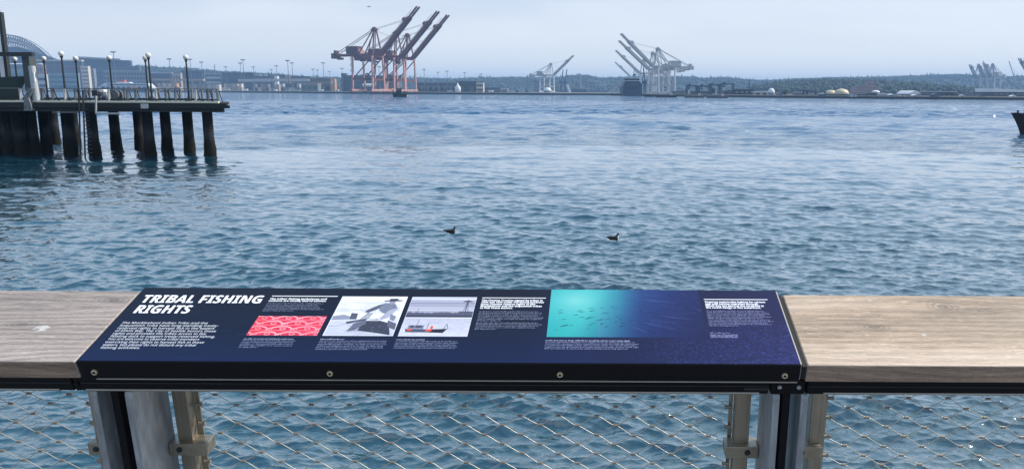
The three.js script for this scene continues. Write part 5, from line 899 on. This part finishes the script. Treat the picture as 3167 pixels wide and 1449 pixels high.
post('galvanised twin plate post below the left end of the panel', [-1.0745, -1.001], -1.038, [[-1.178, -1.083, -.166, -.098, -1.16], [-.992, -.905, -.166, -.098, -.968]]);
post('galvanised twin plate post below the right end of the panel', [.3718, .4313], .396, [[.288, .363, -.166, -.098, .338], [.4405, .508, -.166, -.098, .462]]);
// ---- mesh panels: square tube frames, zigzag steel ropes, ferrules
function panel(label, x0, x1, seed, cols, phase) {
  const t = thing('mesh_panel', label, 'mesh panel'); onPost(t);
  const zt = -.135, bw = .034; // tube centre depth and width
  for (const [a, b, s] of [[x0, x0 + bw, 1], [x1 - bw, x1, -1]]) {
    const g = new RoundedBoxGeometry(b - a, 1.0, .036, 2, .002).translate((a + b) / 2, -.49, zt); boxUV(g, 3); G().add(g).mesh('frame_bar', M.stainless, t);
    const e = s > 0 ? b : a; G().box(e + s * .002, e + s * .011, -.97, -.005, zt - .016, zt - .012).mesh('edge_flange', M.stainless, t);
  }
  G().rbox(x0 + bw, x1 - bw, -.985, -.953, zt - .016, zt + .016, .002).mesh('frame_bar', M.stainless, t);
  const xa = x0 + bw + .012, xb = x1 - bw - .012, P = (xb - xa) / cols, hr = .0247, zm = zt - .004, R = rng(seed), rows = 20, top = .012;
  const ferr = new THREE.CylinderGeometry(.0034, .0034, .0105, 10).rotateZ(Math.PI / 2);
  for (let r = 0; r < rows; r++) {
    const pts = [], n = cols * 2;
    for (let k = 0; k <= n; k++) {
      const x = xa + k * P / 2, up = (k + r + phase) % 2 === 0, y = top - (r + (up ? 0 : 1)) * hr, jy = (hash2(k, r + (up ? 0 : 1), seed) - .5) * .0022, jx = (hash2(k, r + (up ? 0 : 1), seed + 5) - .5) * .003, o = up ? -.0017 : .0017;
      const f = k === 0 || k === n ? 0 : .0052;
      if (f) pts.push(V(x + jx - f, y + jy + o, zm)); pts.push(V(x + jx, y + jy + o, zm)); if (f) pts.push(V(x + jx + f, y + jy + o, zm));
    }
    const c = new THREE.CatmullRomCurve3(pts, false, 'centripetal'); G().add(new THREE.TubeGeometry(c, n * 9, .00098, 6)).mesh('wire_rope', M.wire, t);
    for (let k = 0; k <= n; k++) if ((k + r + phase) % 2 === 0) {
      const end = k === 0 || k === n, x = xa + k * P / 2, jy = (hash2(k, r, seed) - .5) * .0022, jx = end ? 0 : (hash2(k, r, seed + 5) - .5) * .003, m = new THREE.Mesh(ferr, M.ferrule); m.name = 'ferrule'; m.position.set(x + jx + (end ? (k ? -.002 : .002) : 0), top - r * hr + jy, zm); m.scale.set(end ? 1.5 : .9, end ? 1.2 : .95, 1.1); m.castShadow = true; t.add(m);
    }
  }
  return t;
}
panel('wire mesh railing panel left of the left post', -2.42, -1.135, 1, 13, 0);
panel('wide wire mesh railing panel under the information panel', -.978, .343, 2, 14, 0);
panel('wire mesh railing panel right of the right post', .482, 1.76, 3, 13, 1);
// ---- the promenade deck we stand on
{
  const t = thing('promenade', 'concrete promenade deck carrying the railing', 'deck'); delete t.userData.category; struct(t);
  G().box(-8, 8, 3.30, 3.62, -1.82, 8).mesh('slab', M.concreteGrey, t); G().box(-8, 8, -1, 3.3, 1.2, 1.8).mesh('sea_wall', M.quay, t);
}

renderer.render(scene, camera);
